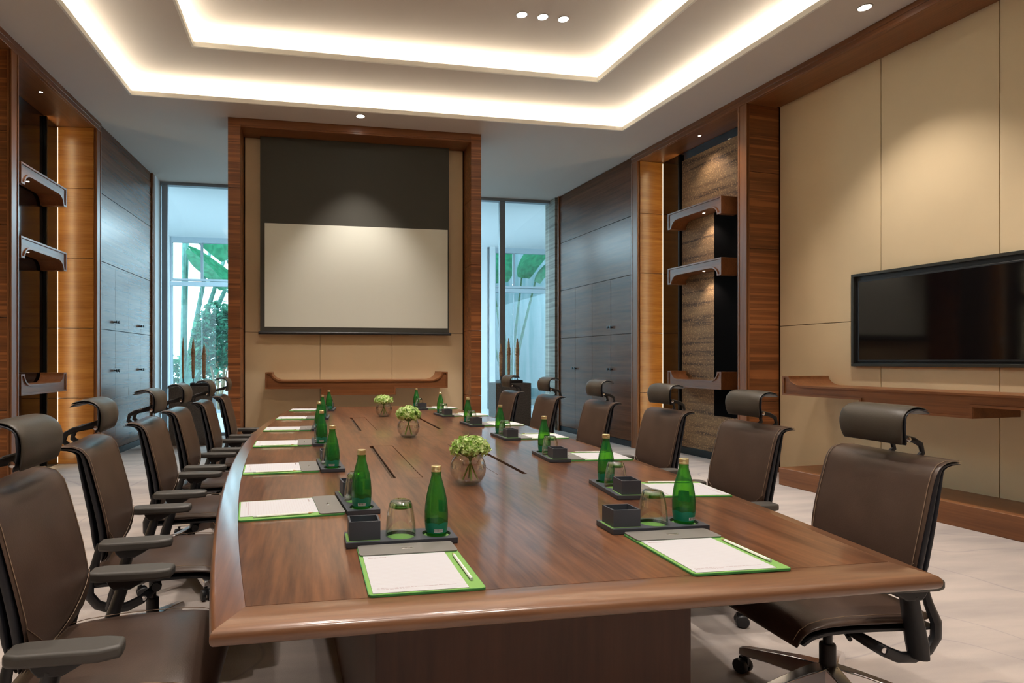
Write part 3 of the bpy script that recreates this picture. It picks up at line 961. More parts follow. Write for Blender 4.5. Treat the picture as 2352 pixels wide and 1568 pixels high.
# ------------------------------------------------------------------ glazing beside the pier, and the lobby behind it
GY = 10.45
def window(name, x0, x1, mull, label):
    e = empty(name, (0, GY, 0)); tag(e, label, 'window', kind='structure')
    m = MB()
    m.box(x0, -0.06, 4.10, x1, 0.06, H)
    m.box(x0, -0.04, 0, x1, 0.04, 0.05)
    m.build('head_and_sill', 'alu', e)
    m = MB(); m.box(mull[0], -0.045, 0.05, mull[1], 0.045, 4.10); m.build('mullion', 'alu', e, bevel=0.004)
    MB().box(x0, -0.005, 0.05, mull[0], 0.005, 4.10).build('pane', 'pane', e)
    MB().box(mull[1], -0.005, 0.05, x1, 0.005, 4.10).build('pane', 'pane', e)
window('window_1', -2.62, 0.4, (-2.376, -2.289), 'full-height glazing left of the screen pier')
window('window_2', 0.6, 4.29, (3.353, 3.451), 'full-height glazing right of the screen pier')
struct('wall_right', MB().box(4.300, 10.18, 0, 4.9, 10.62, H), 'travertine', label='grey layered stone end of the right wall beside the glazing', cat='wall')
struct('wall_left', MB().box(-2.85, 10.06, 0, -2.40, 10.62, H), 'white', label='end of the left wall beside the glazing', cat='wall')

LY = 15.0
def window2(name, x0, x1, mull, label):
    e = empty(name, (0, LY, 0)); tag(e, label, 'window', kind='structure')
    m = MB()
    m.box(x0, -0.05, 4.02, x1, 0.05, H).box(x0, -0.07, 3.0, x1, 0.05, 3.10).box(x0, -0.05, 3.12, x1, 0.05, 3.17).box(x0, -0.05, 0, x1, 0.05, 0.07)
    m.box(x0, -0.05, 0.07, x0 + 0.05, 0.05, 3.0).box(x0, -0.05, 3.17, x0 + 0.05, 0.05, 4.02)
    m.build('frame', 'alu2', e)
    MB().box(mull, -0.04, 3.17, mull + 0.055, 0.04, 4.02).build('mullion', 'alu', e)
    MB().box(mull + 0.02, -0.012, 0.07, mull + 0.035, 0.012, 3.0).build('pane_joint', 'alu2', e)
    MB().box(x0 + 0.05, -0.004, 0.07, x1, 0.004, 4.02).build('pane', 'pane', e)
window2('window_3', -3.23, 0.2, -2.55, 'lobby window onto the garden seen at the left')
window2('window_4', 4.66, 7.6, 5.175, 'lobby window onto the garden seen at the right')
struct('wall_far', MB().box(-7, 14.9, 0, -3.23, 15.1, H), 'white', label='pale lobby wall left of the garden window', cat='wall')
struct('wall_far', MB().box(0.2, 14.9, 0, 4.465, 15.1, H), 'white', label='pale lobby wall between the garden windows', cat='wall')
struct('wall_far', MB().box(4.523, 14.86, 0, 4.66, 15.1, H).box(4.44, 15.02, 0, 4.55, 15.1, H), 'white', label='narrow pale pilaster beside the right garden window', cat='wall')
struct('wall_far', MB().box(7.6, 14.9, 0, 10, 15.1, H), 'white', label='pale lobby wall right of the garden window', cat='wall')
struct('wall_left', MB().box(-7.1, 10.4, 0, -7.0, 15.1, H), 'white', label='end wall of the lobby at the left', cat='wall')
struct('wall_right', MB().box(10, 10.4, 0, 10.1, 15.1, H), 'white', label='end wall of the lobby at the right', cat='wall')

# garden
g = MB().box(-14, 15.6, -0.15, 18, 30, -0.05).build('garden_ground', 'stone'); tag(g, 'ground of the garden outside', 'ground', kind='structure')
w = MB().box(4.0, 19.2, -0.1, 14, 19.5, 7.0).build('garden_wall', 'streak'); tag(w, 'pale water-streaked stone garden wall seen through the right window', 'garden wall')

def leaf_blade(mb, L, W, bend, n=14, fold=0.25, torn=0.0, rnd=random):
    """banana leaf along +Y, curving down"""
    b = len(mb.v)
    for i in range(n + 1):
        t = i / n
        y = L * t; z = -bend * t * t
        w = W * (math.sin(PI * min(1, t * 0.93 + 0.07)) ** 0.55) * (1 if i < n else 0.1)
        if torn and i % 2: w *= 1 - torn * rnd.random()
        for u in (-1, -0.5, 0, 0.5, 1):
            mb.v.append((u * w, y, z - fold * abs(u) * w + 0.03 * math.sin(9 * t + u)))
    for i in range(n):
        for k in range(4):
            a = b + i * 5 + k
            mb.f.append([a, a + 1, a + 6, a + 5])
    return mb

def banana(name, loc, leaves, label, cat, grp, sr=0.055, sm='palmstem'):
    e = empty(name, loc); tag(e, label, cat, grp)
    for (az, el, stem, L, W, bend, r) in leaves:
        st = MB(); q = []
        for i in range(9):
            t = i / 8
            hx = math.sin(r) * stem * t * (0.35 + 0.65 * t) * 0.5
            q.append((math.sin(az) * stem * math.cos(el) * t ** 1.2, math.cos(az) * stem * math.cos(el) * t ** 1.2, stem * math.sin(el) * t))
        st.tube(q, [sr * (1 - 0.55 * i / 8) for i in range(9)], 8)
        s = st.build('leaf_stem', sm, e, smooth=True)
        mb = leaf_blade(MB(), L, W, bend)
        tip = Vector(q[-1]); d = (tip - Vector(q[-2])).normalized()
        pitch = math.asin(d.z)
        mat = Matrix.Translation(tip) @ Matrix.Rotation(-az, 4, 'Z') @ Matrix.Rotation(pitch, 4, 'X') @ Matrix.Rotation(r, 4, 'Y')
        mb.xform(mat)
        mb.build('leaf', 'banana', e, smooth=True)
    return e
banana('traveller_palm', (-3.55, 18.0, -0.05), [(-0.10, 1.50, 4.9, 1.6, 0.35, 0.5, 0.3), (0.05, 1.46, 5.2, 1.7, 0.4, 0.6, 0.2), (0.9, 1.38, 5.3, 1.8, 0.45, 0.8, 0.5),
       (1.2, 1.30, 5.0, 1.9, 0.5, 0.9, 0.6), (1.35, 1.22, 5.0, 1.9, 0.5, 1.0, 0.8), (1.45, 1.12, 4.9, 1.8, 0.55, 1.0, 0.8), (1.7, 1.02, 4.4, 1.7, 0.55, 1.1, 0.9)],
       'tall fan palm with slanting pale stems outside the left window', 'palm', None, 0.10)
banana('banana_plant', (-0.75, 17.0, -0.05), [(-1.5, 1.25, 3.2, 1.7, 0.42, 0.9, 0.4), (-1.2, 1.1, 3.7, 1.7, 0.42, 0.5, -0.3), (-2.0, 1.2, 4.2, 1.8, 0.45, 1.0, 0.5), (0.3, 1.4, 3.0, 1.5, 0.4, 0.9, 0.2)],
       'banana plant with broad drooping leaves outside the left window', 'banana plant', 'banana plants in the garden')
banana('banana_plant', (5.85, 17.3, -0.05), [(-0.7, 1.42, 3.5, 1.4, 0.55, 1.4, 0.2), (-2.2, 1.45, 3.6, 1.6, 0.60, 1.5, 0.3), (2.6, 1.44, 3.75, 1.6, 0.62, 1.3, 0.1), (2.0, 1.36, 3.7, 1.5, 0.55, 1.5, -0.2), (-1.9, 1.25, 2.5, 1.3, 0.45, 1.2, 0.2)],
       'banana plant with huge dark leaves outside the right window', 'banana plant', 'banana plants in the garden', 0.06, 'banana')

def shrub(loc, rx, ry, rz, n, size, label, mat='shrub', name='leafy_shrub'):
    e = empty(name, loc); tag(e, label, 'shrub', 'shrubs outside the left window')
    mb = MB(); rnd = random.Random(int(abs(loc[0] * 100)))
    for i in range(n):
        th = rnd.uniform(0, 2 * PI); ph = math.acos(rnd.uniform(-0.3, 1)); rr = rnd.uniform(0.65, 1.0)
        c = Vector((rx * rr * math.sin(ph) * math.cos(th), ry * rr * math.sin(ph) * math.sin(th), rz * 0.5 + rz * 0.5 * rr * math.cos(ph) * 1.0))
        s = size * rnd.uniform(0.6, 1.3)
        m = Matrix.Translation(c) @ Matrix.Rotation(rnd.uniform(0, 2 * PI), 4, 'Z') @ Matrix.Rotation(rnd.uniform(-0.9, 0.9), 4, 'X') @ Matrix.Rotation(rnd.uniform(-0.6, 0.6), 4, 'Y')
        b = len(mb.v)
        for p in ((0, -0.5, 0), (0.22, -0.15, 0.03), (0.2, 0.2, 0.02), (0, 0.55, -0.08), (-0.2, 0.2, 0.02), (-0.22, -0.15, 0.03)):
            mb.v.append(tuple(m @ (Vector(p) * s)))
        mb.f.append([b + k for k in range(6)])
    mb.build('foliage', mat, e)
    st = MB()
    for k in range(7):
        a = k * 0.9
        st.tube([(0, 0, 0), (0.3 * rx * math.cos(a), 0.3 * ry * math.sin(a), rz * 0.4), (0.6 * rx * math.cos(a), 0.6 * ry * math.sin(a), rz * 0.75)], [0.03, 0.02, 0.01], 6)
    st.build('branches', 'totem', e)
    return e
shrub((-2.35, 16.5, -0.05), 0.75, 0.6, 2.9, 1500, 0.22, 'dense glossy shrub just outside the left window')
shrub((-1.6, 18.9, -0.05), 1.2, 0.7, 3.4, 1100, 0.27, 'taller pale shrub behind the glossy one outside the left window')
shrub((-3.9, 19.9, -0.05), 1.3, 0.7, 1.5, 600, 0.26, 'low shrub at the foot of the fan palm')

# planters with carved poles
def planter(x0, x1, z, y, poles, side, lip):
    e = empty('planter_box', ((x0 + x1) / 2, y, 0)); w = (x1 - x0) / 2
    tag(e, 'dark stone pedestal with carved poles by the %s glazing' % side, 'pedestal', 'stone pedestals by the glazing')
    MB().box(-w, -0.2, 0, w, 0.2, z).build('stone_block', 'stone', e, bevel=0.004)
    MB().box(lip[0], -0.14, z, lip[1], 0.14, z + 0.045).build('black_plate', 'planter_black', e, bevel=0.003)
    words = ('left', 'middle', 'right')
    for i, (px, zt, r) in enumerate(poles):
        p = empty('carved_pole', (px, y - 0.02, z + 0.045))
        tag(p, 'carved brown wooden pole, %s of three on the %s pedestal' % (words[i], side), 'sculpture', 'carved poles on the stone pedestals')
        hh = zt - z - 0.045
        MB().lathe([(0.03, 0), (0.03, 0.006), (0.006, 0.008), (0.006, 0.06)], 12).build('metal_stand', 'planter_black', p)
        prof = [(0.008, 0.06)]
        n = 26
        for k in range(n + 1):
            t = k / n
            base = r * (0.75 + 0.35 * math.sin(PI * min(1, t * 1.15)) + 0.25 * (0.55 < t < 0.75))
            if t > 0.86: base *= (1 - t) / 0.14 * 0.7 + 0.3
            prof.append((base * (1.0 if k % 2 else 0.84), 0.062 + (hh - 0.062) * t))
        MB().lathe(prof, 12).build('carved_body', 'totem', p, smooth=True, angle=20)
planter(2.96, 3.56, 0.875, 9.6, [(3.10, 1.52, 0.028), (3.235, 1.615, 0.028), (3.385, 1.61, 0.03)], 'right', (-0.20, 0.18))
planter(-2.03, -1.42, 0.865, 9.5, [(-1.865, 1.585, 0.018), (-1.72, 1.57, 0.026), (-1.565, 1.485, 0.03)], 'left', (-0.02, 0.30))

# ------------------------------------------------------------------ conference table
TX, TC, TL = 0.643, 3.93, 2.745
def half(dy, h0=1.05, h1=0.83, L=TL): return h0 - (h0 - h1) * (dy / L) ** 2
def boat(ins_x=0.0, ins_y=0.0, n=28, h0=1.05, h1=0.83, L=TL):
    P = []
    Ly = L - ins_y
    for i in range(n + 1):
        d = -Ly + 2 * Ly * i / n
        P.append((half(d, h0, h1, L) - ins_x, d))
    return P + [(-x, y) for x, y in P[::-1]]
table = empty('conference_table', (TX, TC, 0)); tag(table, 'long boat-shaped walnut conference table with sloping edge in the middle of the room', 'table')
TT, TB = 0.740, 0.697
SX = 0.087
holes = []
def slot_rect(x0, x1, y0, y1): return [(x0, y0), (x1, y0), (x1, y1), (x0, y1)]
lids = []
for cx in (-0.235, 0.235):
    for (y0, y1) in ((2.545 - TC, 3.925 - TC - 0.39), (4.32 - TC, 5.33 - TC)):
        x0, x1 = cx - 0.068, cx + 0.068
        holes.append(slot_rect(x0, x1, y0, y1)); lids.append((x0, x1, y0, y1, cx))
EX, EY = 0.072, 0.088
inner = boat(EX, EY)
plate('tabletop', inner, holes, TB + 0.004, TT, 'table_wood', table)
# bullnosed border: long curved rails and straight end rails
def rail_pts(prof, path_out, path_in):
    mb = MB(); k = len(prof); n = len(path_out)
    for j in range(n):
        o = Vector(path_out[j]); i_ = Vector(path_in[j])
        d = i_ - o
        for (t, z) in prof:
            p = o + d * t
            mb.v.append((p.x, p.y, z))
    for j in range(n - 1):
        for q in range(k):
            q2 = (q + 1) % k
            mb.f.append([j * k + q, j * k + q2, (j + 1) * k + q2, (j + 1) * k + q])
    mb.f.append(list(range(k))[::-1]); mb.f.append([(n - 1) * k + q for q in range(k)])
    return mb
def nose(wd):
    r = (TT - 0.010 - TB) / 2; P = [(1.0, TT - 0.0012), (0.985, TT - 0.0002)]
    for i in range(9):
        a = PI / 2 + PI * i / 8
        P.append((max(0.0, (r + r * math.cos(a)) / wd), TB + r + r * math.sin(a)))
    P.append((1.0, TB))
    return P
n = 28
Lo = [(half(-TL + 2 * TL * i / n), -TL + 2 * TL * i / n) for i in range(n + 1)]
Li = [(half(-TL + EY + (2 * TL - 2 * EY) * i / n) - EX, -TL + EY + (2 * TL - 2 * EY) * i / n) for i in range(n + 1)]
rail_pts(nose(0.09), Lo, Li).build('edge_rail', 'table_edge_y', table, smooth=True, angle=50)
rail_pts(nose(0.09), [(-x, y) for x, y in Lo], [(-x, y) for x, y in Li]).build('edge_rail', 'table_edge_y', table, smooth=True, angle=50)
for s in (-1, 1):
    a = [(-half(TL) , s * TL), (half(TL), s * TL)]
    xi = half(TL - EY) - EX
    b = [(-xi, s * (TL - EY)), (xi, s * (TL - EY))]
    rail_pts(nose(0.105), a, b).build('edge_rail', 'table_edge', table, smooth=True, angle=50)
for (x0, x1, y0, y1, cx) in lids:
    # lid leaves a black brush slot on the side away from the centre line
    if cx < 0: a, b = x0 + 0.022, x1 - 0.003
    else: a, b = x0 + 0.003, x1 - 0.022
    lid = MB().box(a, y0 + 0.003, TB + 0.01, b, y1 - 0.001, TT - 0.0004).build('cable_lid', 'table_wood', table)
    s0, s1 = (x0, a) if cx < 0 else (b, x1)
    MB().box(x0, y0, TB + 0.002, x1, y1, TB + 0.012).box(s0 + 0.003, y0 + 0.004, TB + 0.01, s1 - 0.003, y1 - 0.004, TT - 0.012).build('cable_brush', 'seam', lid)
MB().box(-0.93, -0.0015, TT - 0.0005, 0.93, 0.0, TT + 0.0001).build('leaf_joint', 'seam', table)
ped = MB()
P = boat(0, 0, 16, 0.565, 0.47, 2.33)
P = [(x, y + 0.02) for x, y in P]
ped.prism(P, 0.0, TB, 'Z').build('pedestal', 'ped_wood', table, bevel=0.004)

# ------------------------------------------------------------------ chairs
def make_chair():
    e = empty('office_chair')
    back = [(-0.150, 0.450), (-0.128, 0.490), (-0.118, 0.540), (-0.122, 0.600), (-0.138, 0.680), (-0.158, 0.760), (-0.176, 0.830), (-0.190, 0.875), (-0.212, 0.902), (-0.245, 0.914), (-0.300, 0.912)]
    hw = [0.165, 0.195, 0.213, 0.222, 0.225, 0.224, 0.222, 0.222, 0.222, 0.221, 0.215]
    th = [0.010, 0.026, 0.038, 0.037, 0.036, 0.034, 0.031, 0.027, 0.020, 0.016, 0.011]
    t1 = [0.014] * 8 + [0.012, 0.011, 0.010]
    b = MB().slab([(y, z) for y, z in back], hw, t1, 10, crown=-0.006, round_edge=0.6).build('backrest', 'leather', e, subsurf=1)
    MB().slab([(y - 0.009 * (z < 0.9), z - 0.006 * (z > 0.89)) for (y, z) in back], [w - 0.003 for w in hw], th, 10, crown=-0.006).build('side_cushion', 'side_black', b, subsurf=1)
    lo = [(p[0] + 0.0015, p[1]) for p in back[:5]]
    # darker lower lumbar flap with a curved seam
    lb = MB(); N = 12; b0 = len(lb.v)
    for i in range(N + 1):
        u = -1 + 2 * i / N
        top = 0.452 + 0.135 * abs(u) ** 1.5
        for k in range(5):
            z = 0.4502 + (top - 0.4502) * k / 4
            # interpolate profile
            for q in range(len(back) - 1):
                if back[q][1] <= z <= back[q + 1][1] or q == len(back) - 2:
                    break
            t = (z - back[q][1]) / (back[q + 1][1] - back[q][1]); t = max(0, min(1, t))
            y = back[q][0] + (back[q + 1][0] - back[q][0]) * t - 0.0015; w = hw[q] + (hw[q + 1] - hw[q]) * t
            lb.v.append((u * w * 0.972, y + 0.006 * u * u + 0.0035 - 0.004 * abs(u) ** 6, z))
    for i in range(N):
        for k in range(4):
            a = b0 + i * 5 + k
            lb.f.append([a, a + 5, a + 6, a + 1])
    lf = lb.build('lumbar_flap', 'flap_leather', b, smooth=True)
    MB().tube([lb.v[b0 + i * 5 + 4] for i in range(N + 1)], 0.0011, 5).build('curved_seam', 'stitch', lf)
    sh = [(y - t * 1.0 - 0.010 * (z < 0.9), z - (0.016 if z > 0.9 else 0)) for (y, z), t in zip(back, th)]
    MB().slab(sh, [w - 0.010 for w in hw], [0.005, 0.016, 0.026, 0.024, 0.022, 0.020, 0.018, 0.014, 0.009, 0.006, 0.005], 10, crown=-0.006).build('back_shell', 'side_black', e, subsurf=1)
    for s in (-1, 1):
        pth = [(s * w * 0.935, y + 0.0012, z) for (y, z), w in zip(back[1:], hw[1:])]
        MB().tube(pth, 0.0013, 5).build('stitched_seam', 'stitch', b)
    # headrest
    hr = [(-0.168, 0.950), (-0.158, 0.978), (-0.152, 1.010), (-0.156, 1.040), (-0.170, 1.066), (-0.195, 1.083), (-0.228, 1.089), (-0.262, 1.080), (-0.280, 1.070)]
    h = MB().slab(hr, [0.118, 0.126, 0.128, 0.128, 0.127, 0.126, 0.124, 0.122, 0.118], [0.018, 0.023, 0.025, 0.023, 0.019, 0.016, 0.013, 0.011, 0.009], 8, crown=-0.003, round_edge=0.5).build('headrest', 'leather_dark', e, subsurf=1)
    hs = [(y - (0.020 if z < 1.06 else 0.004), z - (0.0 if z < 1.04 else 0.011)) for y, z in hr]
    MB().slab(hs, [0.121, 0.129, 0.131, 0.131, 0.130, 0.129, 0.127, 0.125, 0.121], 0.010, 8, crown=-0.003).build('headrest_shell', 'side_black', h, subsurf=1)
    for s in (-1, 1):
        x = s * 0.055
        ar = MB().tube([(x, -0.190, 0.985), (x, -0.235, 0.972), (x, -0.285, 0.962), (x, -0.315, 0.945), (x, -0.322, 0.915), (x, -0.285, 0.885), (x, -0.262, 0.86)], [0.013, 0.010, 0.009, 0.009, 0.009, 0.009, 0.009], 8, (0.7, 1.2))
        ar.build('headrest_arm', 'black', e, smooth=True)
        sc = MB().lathe([(0.008, 0), (0.008, 0.003), (0.004, 0.004)], 12)
        sc.xform(Matrix.Translation((s * 0.131, -0.186, 0.975)) @ Matrix.Rotation(s * PI / 2, 4, 'Y'))
        sc.build('pivot_screw', 'chrome', h, smooth=True)
    br = MB().box(-0.07, -0.262, 0.845, 0.07, -0.238, 0.895).quadbox([(-0.016, -0.240, 0.70), (0.016, -0.240, 0.70), (0.016, -0.218, 0.70), (-0.016, -0.218, 0.70), (-0.022, -0.262, 0.87), (0.022, -0.262, 0.87), (0.022, -0.236, 0.87), (-0.022, -0.236, 0.87)])
    br.build('headrest_bracket', 'black', e, bevel=0.004)
    # seat
    seat = [(-0.195, 0.428), (-0.13, 0.437), (-0.05, 0.442), (0.05, 0.446), (0.15, 0.447), (0.22, 0.443), (0.270, 0.430), (0.300, 0.408), (0.314, 0.375), (0.316, 0.345)]
    st = MB().slab([(y, z) for y, z in seat][::-1], [0.225, 0.232, 0.240, 0.246, 0.250, 0.250, 0.250, 0.246, 0.236, 0.210], [0.018, 0.024, 0.03, 0.036, 0.04, 0.042, 0.044, 0.044, 0.04, 0.03], 10, crown=0.0, round_edge=0.5)
    # slab builds with the thickness on the left of the path; flip below the surface if needed
    s_ = st.build('seat', 'leather', e, subsurf=1)
    for s in (-1, 1):
        pth = [(s * w * 0.930, y, z - 0.0075) for (y, z), w in zip(seat[:-1], [0.210, 0.236, 0.246, 0.250, 0.250, 0.250, 0.246, 0.240, 0.232])]
        MB().tube(pth, 0.0013, 5).build('stitched_seam', 'stitch', s_)
    un = [(y, z - 0.040) for y, z in seat[:8]]
    MB().slab(un[::-1], [0.235, 0.24, 0.243, 0.244, 0.244, 0.242, 0.236, 0.215], 0.020, 6).build('seat_pan', 'black', e)
    MB().box(-0.075, -0.06, 0.345, 0.075, 0.16, 0.388).box(-0.115, -0.05, 0.365, 0.115, 0.06, 0.392).build('tilt_mechanism', 'silver', e, bevel=0.008)
    kb = MB()
    kb.tube([(0.07, 0.05, 0.352), (0.19, 0.05, 0.352)], 0.006, 8).tube([(0.18, 0.05, 0.352), (0.205, 0.05, 0.352)], 0.017, 14)
    MB().tube([(-0.07, 0.04, 0.352), (-0.13, 0.06, 0.352), (-0.20, 0.10, 0.350)], 0.007, 8).build('height_lever', 'black', e, smooth=True)
    kb.build('tilt_lever', 'black', e, smooth=True)
    # lower back frame: loop rising behind
    for s in (-1, 1):
        x = s * 0.225
        lp = [(s * 0.125, 0.045, 0.350), (s * 0.19, 0.030, 0.336), (x, 0.0, 0.318), (x, -0.050, 0.296), (x, -0.105, 0.292), (x, -0.155, 0.312), (x, -0.185, 0.352), (x, -0.186, 0.40), (s * 0.218, -0.165, 0.46), (s * 0.212, -0.150, 0.54)]
        MB().tube(lp, [0.014, 0.017, 0.019, 0.020, 0.020, 0.020, 0.020, 0.019, 0.016, 0.010], 10, (0.75, 1.1)).build('back_loop', 'black', e, smooth=True)
        sc = MB().lathe([(0.009, 0), (0.009, 0.004), (0.004, 0.005)], 12)
        sc.xform(Matrix.Translation((s * 0.232, 0.012, 0.326)) @ Matrix.Rotation(s * PI / 2, 4, 'Y'))
        sc.build('loop_bolt', 'chrome', e, smooth=True)
        # armrest
        ax = s * 0.272
        a = empty('armrest'); a.parent = e
        pad = [(-0.135, -0.030), (-0.10, -0.040), (0.0, -0.043), (0.075, -0.043), (0.118, -0.030), (0.122, 0.024), (0.075, 0.043), (-0.10, 0.043), (-0.135, 0.030)]
        pm = MB().prism([(v * s, u) for u, v in pad], 0.534, 0.566, 'Z'); pm.xform(Matrix.Translation((ax, 0, 0)))
        pm.build('arm_pad', 'armpad', a, bevel=0.009, seg=3)
        un = MB().prism([(-0.085, 0.540), (0.055, 0.540), (0.020, 0.518), (-0.010, 0.502), (-0.060, 0.502), (-0.075, 0.518)], ax - 0.024, ax + 0.024, 'X')
        un.build('pad_bracket', 'black', a, bevel=0.004)
        MB().tube([(ax, -0.035, 0.515), (ax - s * 0.008, -0.058, 0.44), (ax - s * 0.020, -0.085, 0.36), (ax - s * 0.026, -0.100, 0.305)], [0.021, 0.023, 0.026, 0.024], 14, (1.25, 0.85)).build('arm_post', 'black', a, smooth=True)
    # column and base
    MB().lathe([(0.026, 0.13), (0.026, 0.235), (0.024, 0.24), (0.015, 0.242), (0.015, 0.35)], 20).build('gas_column', 'black', e, smooth=True)
    base = MB().lathe([(0.030, 0.095), (0.036, 0.10), (0.040, 0.135), (0.034, 0.158), (0.028, 0.160)], 20)
    for k in range(5):
        a = 2 * PI * k / 5 + 0.40
        b0 = len(base.v)
        sec = []
        for (r, w, zt, zb) in ((0.02, 0.036, 0.166, 0.104), (0.10, 0.031, 0.153, 0.098), (0.20, 0.025, 0.130, 0.088), (0.29, 0.021, 0.108, 0.074), (0.318, 0.017, 0.098, 0.072)):
            sec.append([(r, -w, zb), (r, w, zb), (r, w * 0.75, zt), (r, -w * 0.75, zt)])
        for q in sec: base.v += q
        for j in range(4):
            for i in range(4):
                i2 = (i + 1) % 4
                base.f.append([b0 + j * 4 + i, b0 + j * 4 + i2, b0 + j * 4 + 4 + i2, b0 + j * 4 + 4 + i])
        base.f.append([b0 + i for i in range(4)]); base.f.append([b0 + 16 + i for i in range(4)][::-1])
        base.xform(Matrix.Rotation(a, 4, 'Z'), b0)
        c = empty('caster'); c.parent = e
        c.location = (0.298 * math.cos(a), 0.298 * math.sin(a), 0); c.rotation_euler = (0, 0, a + 0.7 * k)
        w = MB()
        for s in (-1, 1):
            b1 = len(w.v)
            w.lathe([(0.012, -0.010), (0.026, -0.011), (0.029, -0.006), (0.029, 0.006), (0.025, 0.010), (0.006, 0.011)], 18)
            w.xform(Matrix.Translation((0.012, s * 0.017, 0.029)) @ Matrix.Rotation(PI / 2, 4, 'X'), b1)
        w.build('wheels', 'black', c, smooth=True)
        MB().lathe([(0.009, 0.035), (0.009, 0.082)], 12).box(-0.012, -0.006, 0.030, 0.024, 0.006, 0.062).build('caster_fork', 'black', c)
    base.build('star_base', 'chrome', e, bevel=0.004)
    return e

ORD = ['nearest', 'second', 'third', 'fourth', 'fifth', 'farthest']
LCH = [(1.83, -0.562), (2.71, -0.655), (3.56, -0.650), (4.34, -0.655), (5.13, -0.615), (5.98, -0.590)]
RCH = [(1.85, 1.805), (2.80, 2.045), (3.70, 2.129), (4.55, 2.085), (5.38, 1.989), (6.25, 1.915)]
def edge_ang(y): return math.atan2(2 * 0.22 * (y - TC) / TL ** 2, 1.0)     # slope of the table edge
chair0 = make_chair(); used = False
for side, L in (('left', LCH), ('right', RCH)):
    for i, (y, x) in enumerate(L):
        c = chair0 if not used else dup(chair0)
        used = True
        g = edge_ang(y)
        rz = (-PI / 2 + (0.06 if i == 1 else 0.0)) if side == 'left' else (PI / 2 + g * 0.35)
        place(c, (x, y, 0), rz)
        n_ = {0: 'the one nearest the camera', 5: 'the one farthest from the camera'}.get(i, 'the %s one from the camera' % ORD[i])
        tag(c, 'brown leather swivel chair on the %s of the table, %s' % (side, n_), 'chair', 'leather chairs along the table')

